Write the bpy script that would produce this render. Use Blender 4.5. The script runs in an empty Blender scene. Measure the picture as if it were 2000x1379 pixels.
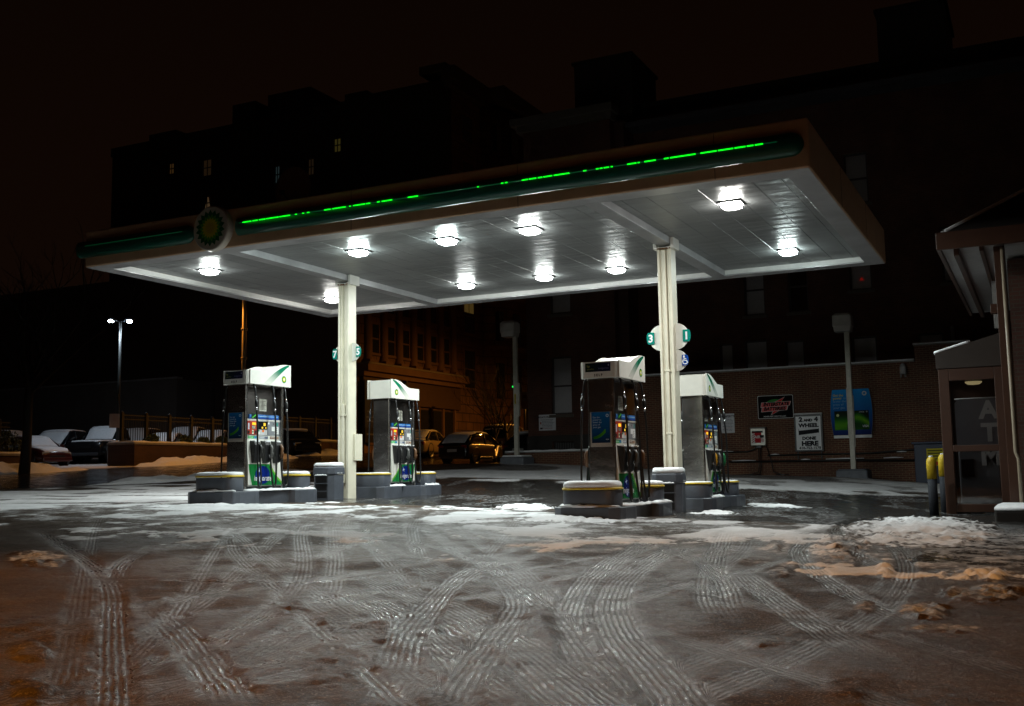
import bpy, math, random
import numpy as np
from mathutils import Vector, Matrix
random.seed(7)
PI = math.pi
sc = bpy.context.scene
COL = sc.collection

# ------------------------------------------------------------------ camera, world, exposure
cam = bpy.data.cameras.new('camera')
cam.sensor_width = 36.0
cam.lens = 37.53
cam.clip_start = 0.05
cam.clip_end = 2000
cob = bpy.data.objects.new('camera', cam)
COL.objects.link(cob)
YAW, PITCH, ROLL = -0.4593, 0.1123, -0.0165
fw = Vector((math.sin(YAW) * math.cos(PITCH), math.cos(YAW) * math.cos(PITCH), math.sin(PITCH)))
r0 = Vector((math.cos(YAW), -math.sin(YAW), 0))
u0 = r0.cross(fw)
rt = math.cos(ROLL) * r0 + math.sin(ROLL) * u0
up = -math.sin(ROLL) * r0 + math.cos(ROLL) * u0
cob.matrix_world = Matrix(((rt.x, up.x, -fw.x, 0), (rt.y, up.y, -fw.y, 0), (rt.z, up.z, -fw.z, 0), (0, 0, 0, 1)))
sc.camera = cob

world = bpy.data.worlds.new('World')
sc.world = world
world.use_nodes = True
wn = world.node_tree
bg = wn.nodes['Background']
wtc = wn.nodes.new('ShaderNodeTexCoord')
wsep = wn.nodes.new('ShaderNodeSeparateXYZ')
wramp = wn.nodes.new('ShaderNodeValToRGB')
wn.links.new(wtc.outputs['Generated'], wsep.inputs[0])
wn.links.new(wsep.outputs['Z'], wramp.inputs[0])
wramp.color_ramp.elements[0].position = 0.0
wramp.color_ramp.elements[0].color = (0.0050, 0.0021, 0.0011, 1)
wramp.color_ramp.elements[1].position = 0.75
wramp.color_ramp.elements[1].color = (0.0010, 0.0005, 0.00035, 1)
e = wramp.color_ramp.elements.new(0.28)
e.color = (0.0040, 0.0016, 0.0008, 1)
wn.links.new(wramp.outputs[0], bg.inputs[0])
bg.inputs[1].default_value = 1.0          # a clouded night sky over a lit town

sc.view_settings.view_transform = 'Standard'
sc.view_settings.look = 'None'
sc.view_settings.exposure = 0.0
sc.view_settings.gamma = 1.0
sc.cycles.use_denoising = True
try:
    sc.cycles.denoiser = 'OPENIMAGEDENOISE'
except Exception:
    pass
sc.cycles.sample_clamp_indirect = 6.0
sc.cycles.max_bounces = 6
sc.cycles.caustics_reflective = False
sc.cycles.caustics_refractive = False

# ------------------------------------------------------------------ materials
def nodes_of(m):
    m.use_nodes = True
    nt = m.node_tree
    return nt, nt.nodes['Principled BSDF']

MATS = {}
def mk(name, col, rough=0.5, metal=0.0, var=0.15, vs=6.0, bump=0.0, bs=40.0, emit=0.0, ecol=None, spec=0.5, coat=0.0, stretch=None, rvar=0.0):
    if name in MATS:
        return MATS[name]
    m = bpy.data.materials.new(name)
    nt, b = nodes_of(m)
    L = nt.links.new
    b.inputs['Base Color'].default_value = (*col, 1)
    b.inputs['Roughness'].default_value = rough
    b.inputs['Metallic'].default_value = metal
    b.inputs['Specular IOR Level'].default_value = spec
    b.inputs['Coat Weight'].default_value = coat
    tc = nt.nodes.new('ShaderNodeTexCoord')
    src = tc.outputs['Object']
    if stretch:
        mp = nt.nodes.new('ShaderNodeMapping')
        mp.inputs['Scale'].default_value = stretch
        L(src, mp.inputs[0]); src = mp.outputs[0]
    if var > 0:
        nz = nt.nodes.new('ShaderNodeTexNoise')
        nz.inputs['Scale'].default_value = vs
        nz.inputs['Detail'].default_value = 6
        nz.inputs['Roughness'].default_value = 0.65
        L(src, nz.inputs['Vector'])
        rp = nt.nodes.new('ShaderNodeValToRGB')
        rp.color_ramp.elements[0].position = 0.3
        rp.color_ramp.elements[1].position = 0.7
        rp.color_ramp.elements[0].color = (*[c * (1 - var) for c in col], 1)
        rp.color_ramp.elements[1].color = (*[min(1, c * (1 + var * .5)) for c in col], 1)
        L(nz.outputs[0], rp.inputs[0]); L(rp.outputs[0], b.inputs['Base Color'])
        if rvar > 0:
            mr = nt.nodes.new('ShaderNodeMapRange')
            mr.inputs['To Min'].default_value = max(0.02, rough - rvar)
            mr.inputs['To Max'].default_value = rough + rvar
            L(nz.outputs[0], mr.inputs['Value']); L(mr.outputs[0], b.inputs['Roughness'])
    if bump > 0:
        n2 = nt.nodes.new('ShaderNodeTexNoise')
        n2.inputs['Scale'].default_value = bs
        n2.inputs['Detail'].default_value = 5
        L(src, n2.inputs['Vector'])
        bp = nt.nodes.new('ShaderNodeBump')
        bp.inputs['Strength'].default_value = bump
        bp.inputs['Distance'].default_value = 0.02
        L(n2.outputs[0], bp.inputs['Height']); L(bp.outputs[0], b.inputs['Normal'])
    if emit > 0:
        b.inputs['Emission Color'].default_value = (*(ecol or col), 1)
        b.inputs['Emission Strength'].default_value = emit
    MATS[name] = m
    return m

def mk_print(name, rough, coat=0.0):
    m = bpy.data.materials.new(name)
    nt, b = nodes_of(m)
    a = nt.nodes.new('ShaderNodeVertexColor'); a.layer_name = 'Col'
    nt.links.new(a.outputs[0], b.inputs['Base Color'])
    b.inputs['Roughness'].default_value = rough
    b.inputs['Specular IOR Level'].default_value = .5 if coat else .15
    b.inputs['Coat Weight'].default_value = coat
    MATS[name] = m
    return m
PRINT = mk_print('printed_vinyl', 0.6)
GLOSSP = mk_print('printed_gloss', 0.22, 0.3)

def mk_brick(name, c1, c2, mortar, axis='x', bw=0.203, rh=0.0677, rough=0.8, bumpy=0.5):
    m = bpy.data.materials.new(name)
    nt, b = nodes_of(m); L = nt.links.new
    tc = nt.nodes.new('ShaderNodeTexCoord')
    sp = nt.nodes.new('ShaderNodeSeparateXYZ'); cb = nt.nodes.new('ShaderNodeCombineXYZ')
    L(tc.outputs['Object'], sp.inputs[0])
    L(sp.outputs['X' if axis == 'x' else 'Y'], cb.inputs[0]); L(sp.outputs['Z'], cb.inputs[1])
    br = nt.nodes.new('ShaderNodeTexBrick')
    br.inputs['Scale'].default_value = 1.0
    br.inputs['Brick Width'].default_value = bw
    br.inputs['Row Height'].default_value = rh
    br.inputs['Mortar Size'].default_value = 0.0075 * bw / .203
    br.inputs['Mortar Smooth'].default_value = 0.2
    br.inputs['Bias'].default_value = -0.1
    br.inputs['Color1'].default_value = (*c1, 1)
    br.inputs['Color2'].default_value = (*c2, 1)
    br.inputs['Mortar'].default_value = (*mortar, 1)
    L(cb.outputs[0], br.inputs['Vector'])
    nz = nt.nodes.new('ShaderNodeTexNoise'); nz.inputs['Scale'].default_value = 0.9; nz.inputs['Detail'].default_value = 8
    L(tc.outputs['Object'], nz.inputs['Vector'])
    mr = nt.nodes.new('ShaderNodeMapRange'); mr.inputs['From Min'].default_value = .3; mr.inputs['From Max'].default_value = .7
    mr.inputs['To Min'].default_value = .6; mr.inputs['To Max'].default_value = 1.15
    L(nz.outputs[0], mr.inputs['Value'])
    mx = nt.nodes.new('ShaderNodeMix'); mx.data_type = 'RGBA'; mx.blend_type = 'MULTIPLY'
    mx.inputs['Factor'].default_value = 1.0
    L(br.outputs['Color'], mx.inputs[6]); L(mr.outputs[0], mx.inputs[7]); L(mx.outputs[2], b.inputs['Base Color'])
    bp = nt.nodes.new('ShaderNodeBump'); bp.inputs['Strength'].default_value = bumpy; bp.inputs['Distance'].default_value = 0.01
    inv = nt.nodes.new('ShaderNodeMath'); inv.operation = 'SUBTRACT'; inv.inputs[0].default_value = 1.0
    L(br.outputs['Fac'], inv.inputs[1]); L(inv.outputs[0], bp.inputs['Height']); L(bp.outputs[0], b.inputs['Normal'])
    b.inputs['Roughness'].default_value = rough
    MATS[name] = m
    return m

SNOW = mk('snow', (0.80, 0.81, 0.83), 0.65, var=0.10, vs=9, bump=0.5, bs=30, spec=0.3)
WHITE = mk('white_paint', (0.72, 0.70, 0.64), 0.38, var=0.10, vs=3)
CREAM = mk('cream_paint', (0.68, 0.635, 0.51), 0.42, var=0.14, vs=2.5, bump=0.08, bs=18)
FASCIA = mk('fascia_panel', (0.60, 0.39, 0.23), 0.45, var=0.16, vs=1.5)
GREENB = mk('green_band', (0.006, 0.085, 0.055), 0.30, var=0.12, vs=2)
GREY = mk('grey_paint', (0.075, 0.083, 0.102), 0.42, var=0.22, vs=5, bump=0.10, bs=25)
DGREY = mk('dark_grey', (0.05, 0.053, 0.06), 0.45, var=0.2, vs=6)
YELLOW = mk('yellow_paint', (0.62, 0.43, 0.02), 0.45, var=0.2, vs=9)
BLACK = mk('black_plastic', (0.012, 0.012, 0.013), 0.38, var=0.2, vs=8)
RUBBER = mk('black_rubber', (0.010, 0.010, 0.011), 0.33, var=0.15, vs=20)
STEEL = mk('stainless_steel', (0.40, 0.385, 0.37), 0.25, 1.0, var=0.12, vs=3, bump=0.35, bs=2.0, rvar=0.08, stretch=(1, 1, 1.6))
CHROME = mk('bright_metal', (0.6, 0.6, 0.6), 0.2, 1.0, var=0.0)
GLASS = mk('dark_glass', (0.010, 0.011, 0.013), 0.06, var=0.0, spec=0.7)
REDP = mk('red_plastic', (0.42, 0.035, 0.018), 0.35, var=0.1)
CONC = mk('concrete', (0.22, 0.21, 0.20), 0.75, var=0.25, vs=4, bump=0.3, bs=30)
IRON = mk('black_iron', (0.008, 0.008, 0.008), 0.5, var=0.1)
BARK = mk('bark', (0.022, 0.017, 0.013), 0.85, var=0.3, vs=12, bump=0.5, bs=30)
LEAF = mk('evergreen_leaf', (0.05, 0.075, 0.03), 0.6, var=0.3, vs=15)

# ------------------------------------------------------------------ mesh helpers
class Fr:
    """a 2D frame on a plane: origin, right, up, normal"""
    def __init__(s, o, x, y):
        s.o = Vector(o); s.x = Vector(x).normalized(); s.y = Vector(y).normalized(); s.n = s.x.cross(s.y)
    def __call__(s, u, v, d=0.0):
        return s.o + s.x * u + s.y * v + s.n * d

class MB:
    def __init__(s):
        s.v = []; s.f = []; s.c = []; s.s = []; s.col = (1, 1, 1)
    def add(s, vs, fs, smooth=False):
        k = len(s.v); s.v += [tuple(v) for v in vs]
        for f in fs:
            s.f.append(tuple(k + i for i in f)); s.c.append(s.col); s.s.append(smooth)
        return s
    def box(s, x0, x1, y0, y1, z0, z1):
        v = [(x, y, z) for x in (x0, x1) for y in (y0, y1) for z in (z0, z1)]
        return s.add(v, [(0, 1, 3, 2), (4, 6, 7, 5), (0, 4, 5, 1), (2, 3, 7, 6), (0, 2, 6, 4), (1, 5, 7, 3)])
    def prism(s, poly, F, d0, d1, smooth=False):
        n = len(poly)
        v = [F(u, w, d0) for u, w in poly] + [F(u, w, d1) for u, w in poly]
        s.add(v, [tuple(range(n))[::-1], tuple(range(n, 2 * n))])
        for i in range(n):
            j = (i + 1) % n
            s.f.append(tuple(len(s.v) - 2 * n + q for q in (i, j, n + j, n + i))); s.c.append(s.col); s.s.append(smooth)
        return s
    def poly(s, pts, F, d=0.0):
        return s.add([F(u, w, d) for u, w in pts], [tuple(range(len(pts)))])
    def rect(s, F, u0, u1, v0, v1, d=0.0):
        return s.poly([(u0, v0), (u1, v0), (u1, v1), (u0, v1)], F, d)
    def slab(s, F, u0, u1, v0, v1, d0, d1):
        return s.prism([(u0, v0), (u1, v0), (u1, v1), (u0, v1)], F, d0, d1)
    def tube(s, path, r, n=8, caps=True, smooth=True):
        path = [Vector(p) for p in path]; m = len(path)
        rs = r if isinstance(r, (list, tuple)) else [r] * m
        rings = []; prev = None
        for i in range(m):
            t = (path[min(i + 1, m - 1)] - path[max(i - 1, 0)])
            t = t.normalized() if t.length > 1e-9 else Vector((0, 0, 1))
            if prev is None:
                a = Vector((1, 0, 0)) if abs(t.x) < .9 else Vector((0, 1, 0))
            else:
                a = prev
            a = (a - t * a.dot(t)); a.normalize(); prev = a
            b = t.cross(a)
            rings.append([path[i] + (a * math.cos(2 * PI * k / n) + b * math.sin(2 * PI * k / n)) * rs[i] for k in range(n)])
        return s.loft(rings, caps, smooth)
    def loft(s, rings, caps=True, smooth=False):
        n = len(rings[0]); m = len(rings)
        vs = [p for rg in rings for p in rg]; fs = []
        for i in range(m - 1):
            for k in range(n):
                fs.append((i * n + k, i * n + (k + 1) % n, (i + 1) * n + (k + 1) % n, (i + 1) * n + k))
        s.add(vs, fs, smooth)
        if caps:
            k = len(s.v) - n * m
            for f in (tuple(range(k, k + n))[::-1], tuple(range(k + n * (m - 1), k + n * m))):
                s.f.append(f); s.c.append(s.col); s.s.append(False)
        return s
    def lathe(s, prof, c, axis='z', n=20, smooth=True):
        c = Vector(c); rings = []
        for r, h in prof:
            rg = []
            for k in range(n):
                a = 2 * PI * k / n; p, q = r * math.cos(a), r * math.sin(a)
                rg.append(c + Vector({'z': (p, q, h), 'y': (p, h, q), 'x': (h, p, q)}[axis]))
            rings.append(rg)
        return s.loft(rings, True, smooth)
    def text(s, F, txt, size, u, v, d=0.001, align='CENTER', bold=0.0, shear=0.0, sx=1.0, rot=0.0):
        cu = bpy.data.curves.new('t', 'FONT'); cu.body = txt; cu.size = size; cu.align_x = align
        cu.offset = bold; cu.shear = shear; cu.resolution_u = 2
        ob = bpy.data.objects.new('t', cu)
        me = bpy.data.meshes.new_from_object(ob)
        cr, sr = math.cos(rot), math.sin(rot)
        vs = [F(u + (p.co.x * sx) * cr - p.co.y * sr, v + (p.co.x * sx) * sr + p.co.y * cr, d) for p in me.vertices]
        s.add(vs, [tuple(p.vertices) for p in me.polygons])
        bpy.data.objects.remove(ob); bpy.data.curves.remove(cu); bpy.data.meshes.remove(me)
        return s
    def burst(s, F, u, v, R, d=0.001, dull=False):
        """green, lime, yellow and white many-pointed flower emblem"""
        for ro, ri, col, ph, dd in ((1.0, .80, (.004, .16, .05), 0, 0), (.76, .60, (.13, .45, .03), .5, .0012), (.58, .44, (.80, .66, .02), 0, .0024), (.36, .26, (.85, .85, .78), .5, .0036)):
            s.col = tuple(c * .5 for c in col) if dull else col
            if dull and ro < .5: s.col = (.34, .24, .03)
            pts = []
            for k in range(36):
                a = 2 * PI * (k + ph * 2) / 36
                r = R * (ro if k % 2 == 0 else ri)
                pts.append((u + r * math.sin(a), v + r * math.cos(a)))
            c = len(pts)
            s.add([F(p, q, d + dd) for p, q in pts] + [F(u, v, d + dd)], [(k, c, (k + 1) % c) for k in range(c)])
        return s
    def build(s, name, mat, parent=None, bevel=0.0, seg=2, org=None, autosmooth=False):
        if org is not None:
            ox, oy, oz = org
            s.v = [(a - ox, b - oy, c - oz) for a, b, c in s.v]
        me = bpy.data.meshes.new(name)
        me.from_pydata(s.v, [], s.f)
        me.polygons.foreach_set('use_smooth', np.array(s.s, dtype=bool))
        if any(c != (1, 1, 1) for c in s.c):
            at = me.color_attributes.new('Col', 'FLOAT_COLOR', 'CORNER')
            cl = np.concatenate([np.tile(np.array([*c, 1.0], dtype=np.float32), (len(f), 1)) for c, f in zip(s.c, s.f)])
            at.data.foreach_set('color', cl.ravel())
        me.update()
        me.materials.append(mat)
        o = bpy.data.objects.new(name, me); COL.objects.link(o)
        if parent is not None:
            o.parent = parent
        if bevel:
            bv = o.modifiers.new('edges', 'BEVEL'); bv.width = bevel; bv.segments = seg; bv.limit_method = 'ANGLE'
            bv.angle_limit = math.radians(40); bv.harden_normals = False
        return o

def tag(o, label, cat, group=None, kind=None):
    if label: o['label'] = label
    if cat: o['category'] = cat
    if group: o['group'] = group
    if kind: o['kind'] = kind
    return o

def thing(name, label, cat, loc=(0, 0, 0), rz=0.0, group=None):
    o = bpy.data.objects.new(name, None); COL.objects.link(o)
    o.empty_display_size = 0.1
    o.location = loc; o.rotation_euler = (0, 0, rz)
    return tag(o, label, cat, group)

def copy_tree(o, parent=None):
    c = o.copy(); COL.objects.link(c)
    if parent is not None: c.parent = parent
    for ch in list(o.children): copy_tree(ch, c)
    return c

def rrect(w, h, r, n=5, cx=0, cy=0):
    """rounded rectangle outline"""
    pts = []
    for sx, sy, a0 in ((1, 1, 0), (-1, 1, PI / 2), (-1, -1, PI), (1, -1, 1.5 * PI)):
        for k in range(n + 1):
            a = a0 + PI / 2 * k / n
            pts.append((cx + sx * (w / 2 - r) + r * math.cos(a), cy + sy * (h / 2 - r) + r * math.sin(a)))
    return pts
FZ = Fr((0, 0, 0), (1, 0, 0), (0, 1, 0))          # plan frame
def FY(y, x=0, z=0): return Fr((x, y, z), (1, 0, 0), (0, 0, 1))      # faces -Y
def FX(x, y=0, z=0): return Fr((x, y, z), (0, 1, 0), (0, 0, 1))      # faces +X

# ------------------------------------------------------------------ ground height
CP = np.array([(-12.7,14.3,-.46),(-12.7,20,-.44),(-5.8,14.3,-.67),(-5.8,20.5,-.68),(-5.3,34.5,-.30),(-16.9,34.5,.34),(-9.8,36,-.16),(-12.6,36,.08),(-3.7,36,-.53),(-1.6,20.3,-.84),(-.5,19,-.84),(-20,17,-.30),(-26,45.5,.55),(-30,50,.95),(-45,42,.95),(-38,37,.72),(-39,31,.5),(-33.5,45,1.05),(0,0,-.88),(-4,5,-.79),(-1,9,-.86),(-10,7,-.60),(3,6,-.9),(-30,22,.05),(-25,30,.15),(-37,60,1.5),(-37,76,1.8),(-60,50,1.7),(3,25,-.85),(5,40,-.7),(-25,8,-.3),(-20,-5,-.5),(5,-8,-.95),(-28,62,1.2),(-50,30,.7),(-18,48,.5)])
def _tps(d2): return np.where(d2 > 0, d2 * np.log(np.maximum(d2, 1e-9)), 0) * .5
_n = len(CP); _s = 20.
_X = CP[:, :2] / _s
_K = _tps(((_X[:, None] - _X[None]) ** 2).sum(-1)) + np.eye(_n) * .002
_P = np.hstack([np.ones((_n, 1)), _X])
_W = np.linalg.solve(np.block([[_K, _P], [_P.T, np.zeros((3, 3))]]), np.concatenate([CP[:, 2], np.zeros(3)]))
def G(x, y):
    x = np.clip(np.asarray(x, float), -70, 8) / _s; y = np.clip(np.asarray(y, float), -10, 80) / _s
    z = _W[_n] + _W[_n + 1] * x + _W[_n + 2] * y
    for i in range(_n): z = z + _W[i] * _tps((x - _X[i, 0]) ** 2 + (y - _X[i, 1]) ** 2)
    return z
def gz(x, y): return float(G(x, y))

# ------------------------------------------------------------------ noise in numpy
_rng = np.random.default_rng(11)
_T = _rng.random((256, 256))
def vnoise(x, y):
    xi = np.floor(x).astype(int); yi = np.floor(y).astype(int)
    fx = x - xi; fy = y - yi
    fx = fx * fx * fx * (fx * (fx * 6 - 15) + 10); fy = fy * fy * fy * (fy * (fy * 6 - 15) + 10)
    a = _T[xi % 256, yi % 256]; b = _T[(xi + 1) % 256, yi % 256]; c = _T[xi % 256, (yi + 1) % 256]; d = _T[(xi + 1) % 256, (yi + 1) % 256]
    return (a * (1 - fx) + b * fx) * (1 - fy) + (c * (1 - fx) + d * fx) * fy
def fbm(x, y, o=5, g=.5):
    s = 0; a = 1; t = 0
    for k in range(o):
        s = s + a * vnoise(x * 2 ** k + 17.3 * k, y * 2 ** k + 5.1 * k); t += a; a *= g
    return s / t
def sstep(a, b, x):
    t = np.clip((x - a) / (b - a), 0, 1); return t * t * (3 - 2 * t)

# ------------------------------------------------------------------ ground sheet
TRACKS = {'A': [(-3.96, 11.73), (-3.34, 8.42), (-2.69, 6.28), (-2.15, 5.04), (-1.68, 4.27), (-1.36, 3.8), (-1.21, 3.52)], 'B': [(-3.46, 11.27), (-3.05, 8.36), (-2.58, 6.63), (-2.01, 5.29), (-1.54, 4.45), (-1.23, 3.86), (-1.07, 3.59)], 'C': [(-3.52, 12.95), (-2.66, 9.32), (-2.08, 7.21), (-1.62, 5.89)], 'D': [(-5.04, 6.19), (-3.77, 4.97), (-2.83, 4.07), (-2.15, 3.41), (-1.85, 3.13)], 'E': [(-4.97, 5.02), (-3.76, 4.04), (-3.06, 3.46), (-2.7, 3.13)], 'F': [(-4.68, 6.4), (-3.59, 5.53), (-2.64, 4.62), (-1.95, 3.9), (-1.7, 3.64)], 'F2': [(-4.86, 7.06), (-3.64, 6.04), (-2.49, 4.87), (-1.64, 3.84), (-1.35, 3.46)], 'G': [(-2.41, 8.99), (-1.54, 6.91), (-0.98, 5.62), (-0.7, 4.99)], 'H': [(-4.34, 9.37), (-4.22, 7.89), (-3.8, 6.57), (-3.07, 4.93), (-2.48, 3.86)], 'I': [(-11.0, 9.08), (-7.19, 6.55), (-5.78, 5.43), (-4.45, 4.2), (-3.44, 3.26), (-2.97, 2.82)], 'J': [(-7.78, 7.83), (-6.97, 6.68), (-5.77, 5.44)], 'L': [(-2.28, 13.81), (-2.36, 11.97), (-2.1, 10.19), (-1.36, 7.94), (-0.65, 6.16)], 'M': [(-2.59, 18.22), (-2.5, 14.82), (-1.91, 11.52), (-1.06, 8.86)], 'N': [(-7.14, 5.72), (-5.96, 6.01), (-4.9, 6.46), (-4.36, 7.8)], 'O': [(-3.74, 7.33), (-3.01, 6.11), (-2.54, 4.85), (-2.18, 3.89), (-2.0, 3.49)], 'P': [(-5.54, 9.91), (-4.52, 10.96), (-3.42, 10.27), (-2.42, 8.52), (-1.68, 6.31)], 'Q': [(-6.43, 9.33), (-5.47, 9.27), (-4.15, 7.93), (-2.87, 6.19), (-1.84, 4.44)]}
TW = {'F': .17, 'F2': .19, 'A': .13, 'B': .13, 'D': .06, 'I': .085, 'L': .10, 'M': .10, 'N': .05, 'J': .08, 'H': .11, 'Q': .09, 'P': .09, 'O': .10, 'E': .10}
LUMPS = [(-1.5, 15.01, 0.82, 0.52, -0.36, 3.0, 0.10, .62), (-1.94, 11.45, 0.25, 0.14, -0.32, 1.96, 0.06, .8), (-2.51, 11.06, 0.07, 0.04, -0.18, 0.82, 0.05, 0.8), (-0.52, 9.25, 0.35, 0.16, -0.03, 0.5, 0.11, 0.8), (-0.43, 7.99, 0.28, 0.13, -0.02, 0.47, 0.11, 0.8), (-0.69, 6.94, 0.14, 0.07, -0.04, 0.42, 0.09, 0.8), (-0.57, 6.22, 0.18, 0.09, -0.01, 0.17, 0.06, 0.8), (-1.06, 7.02, 0.07, 0.04, -0.06, 0.43, 0.06, 0.8), (-1.94, 8.73, 0.09, 0.05, -0.12, 0.54, 0.07, 0.8), (-7.88, 6.6, 0.23, 0.14, -0.5, 0.42, 0.10, 0.9), (-4.27, 3.55, 0.1, 0.05, -0.27, 0.23, 0.07, 0.6), (-3.58, 3.0, 0.07, 0.04, -0.22, 0.18, 0.07, 0.6), (-2.88, 3.98, 0.10, 0.05, -0.34, 0.47, 0.05, 0.5), (-4.12, 5.28, 0.10, 0.06, -0.41, 0.52, 0.05, 0.45), (-2.68, 5.74, 0.12, 0.07, -0.17, 0.37, 0.06, 0.55), (-2.37, 5.2, 0.06, 0.03, -0.08, 0.17, 0.05, 0.5), (-1.31, 5.38, 0.13, 0.06, -0.06, 0.26, 0.06, 0.5), (-0.74, 4.37, 0.1, 0.05, -0.04, 0.23, 0.05, 0.5), (-1.22, 9.25, 0.06, 0.04, -0.08, 0.6, 0.09, 0.8), (-12.3, 13.75, 0.95, 0.5, -0.35, 0.45, 0.05, 1), (-5.98, 13.75, 0.62, 0.47, -0.25, 0.55, 0.06, 1), (-8.2, 17.0, .35, .3, -.4, .9, .06, 1), (-4.9, 17.4, .3, .2, -.2, .5, .06, 1), (-4.6, 20.9, .5, .2, -.3, .5, .06, 1)]

def seg_d(x, y, pts):
    """distance, signed offset and station along a polyline"""
    best = np.full(x.shape, 9e9); sg = np.zeros(x.shape); al = np.zeros(x.shape); acc = 0.0
    for (ax, ay), (bx, by) in zip(pts[:-1], pts[1:]):
        dx, dy = bx - ax, by - ay; L2 = dx * dx + dy * dy; Ln = math.sqrt(L2)
        t = np.clip(((x - ax) * dx + (y - ay) * dy) / L2, 0, 1)
        ex, ey = x - ax - t * dx, y - ay - t * dy
        d = np.sqrt(ex * ex + ey * ey)
        s = (dx * (y - ay) - dy * (x - ax)) / Ln
        m = d < best
        best = np.where(m, d, best); sg = np.where(m, s, sg); al = np.where(m, acc + t * Ln, al)
        acc += Ln
    return best, sg, al, acc

def smooth_line(pts, k=8):
    P = [np.array(p) for p in pts]; P = [2 * P[0] - P[1]] + P + [2 * P[-1] - P[-2]]
    out = []
    for i in range(1, len(P) - 2):
        for t in np.linspace(0, 1, k, endpoint=False):
            a, b, c, d = P[i - 1:i + 3]
            out.append(tuple(.5 * (2 * b + (c - a) * t + (2 * a - 5 * b + 4 * c - d) * t * t + (3 * b - a - 3 * c + d) * t ** 3)))
    out.append(tuple(P[-2]))
    return out

ALLTR = []
_tr = random.Random(21)
for k_ in range(12):      # cars swinging in from the street entrance to the lanes between the islands
    lane = _tr.choice((-9.3, -9.0, -9.6, -3.4, -3.0, -15.4, -9.2))
    p0 = np.array((_tr.uniform(-4.6, 0.3), _tr.uniform(1.6, 3.2))); p3 = np.array((lane + _tr.uniform(-.8, .8), _tr.uniform(12.5, 17)))
    h0 = _tr.uniform(-.5, .9); p1 = p0 + np.array((h0 * 1.6, _tr.uniform(2.4, 4.2))); p2 = p3 - np.array((_tr.uniform(-1.6, .9), _tr.uniform(3.0, 5.5)))
    if lane < -12: p1 = p0 + np.array((-2.0, 2.2)); p2 = p3 + np.array((2.5, -4.0))
    ctr = []
    for t in np.linspace(0, 1, 22): ctr.append((1 - t) ** 3 * p0 + 3 * (1 - t) ** 2 * t * p1 + 3 * (1 - t) * t * t * p2 + t ** 3 * p3)
    st_ = _tr.uniform(.35, .7); wd_ = _tr.uniform(.06, .095)
    for s_ in (-.74, .74):
        ln_ = []
        for i in range(len(ctr)):
            tg = ctr[min(i + 1, 21)] - ctr[max(i - 1, 0)]; tg = tg / np.hypot(*tg); ln_.append((ctr[i][0] + tg[1] * s_, ctr[i][1] - tg[0] * s_))
        ALLTR.append((ln_, wd_, st_, .3, 3.0))

for k_, p_ in TRACKS.items():
    ALLTR.append((smooth_line(p_), TW.get(k_, .12), 1.0, 1.3, .4 if k_ in ('A', 'B', 'D', 'E', 'F', 'F2', 'H', 'I', 'O', 'Q') else 1.3))

def axis_steps(parts):
    xs = []
    for a, b, h in parts:
        n = max(1, int(round((b - a) / h)))
        xs += list(np.linspace(a, b, n, endpoint=False))
    xs.append(parts[-1][1])
    return np.array(xs)

tt = axis_steps([(-40, 0, 4), (0, 2.4, .3), (2.4, 7.5, .020), (7.5, 13, .042), (13, 24, .09), (24, 60, .5), (60, 110, 2.5), (110, 420, 25)])
ss = axis_steps([(-300, -60, 20), (-60, -20, 2), (-20, -9, .25), (-9, -4, .06), (-4, 4, .028), (4, 9, .06), (9, 20, .3), (20, 60, 3), (60, 300, 20)])
S, T = np.meshgrid(ss, tt)
cy_, sy_ = math.cos(YAW), math.sin(YAW)
gx = S * cy_ + T * sy_
gy = -S * sy_ + T * cy_
gzz = G(gx, gy)
near = (T > 0) & (T < 30) & (np.abs(S) < 25)

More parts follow.
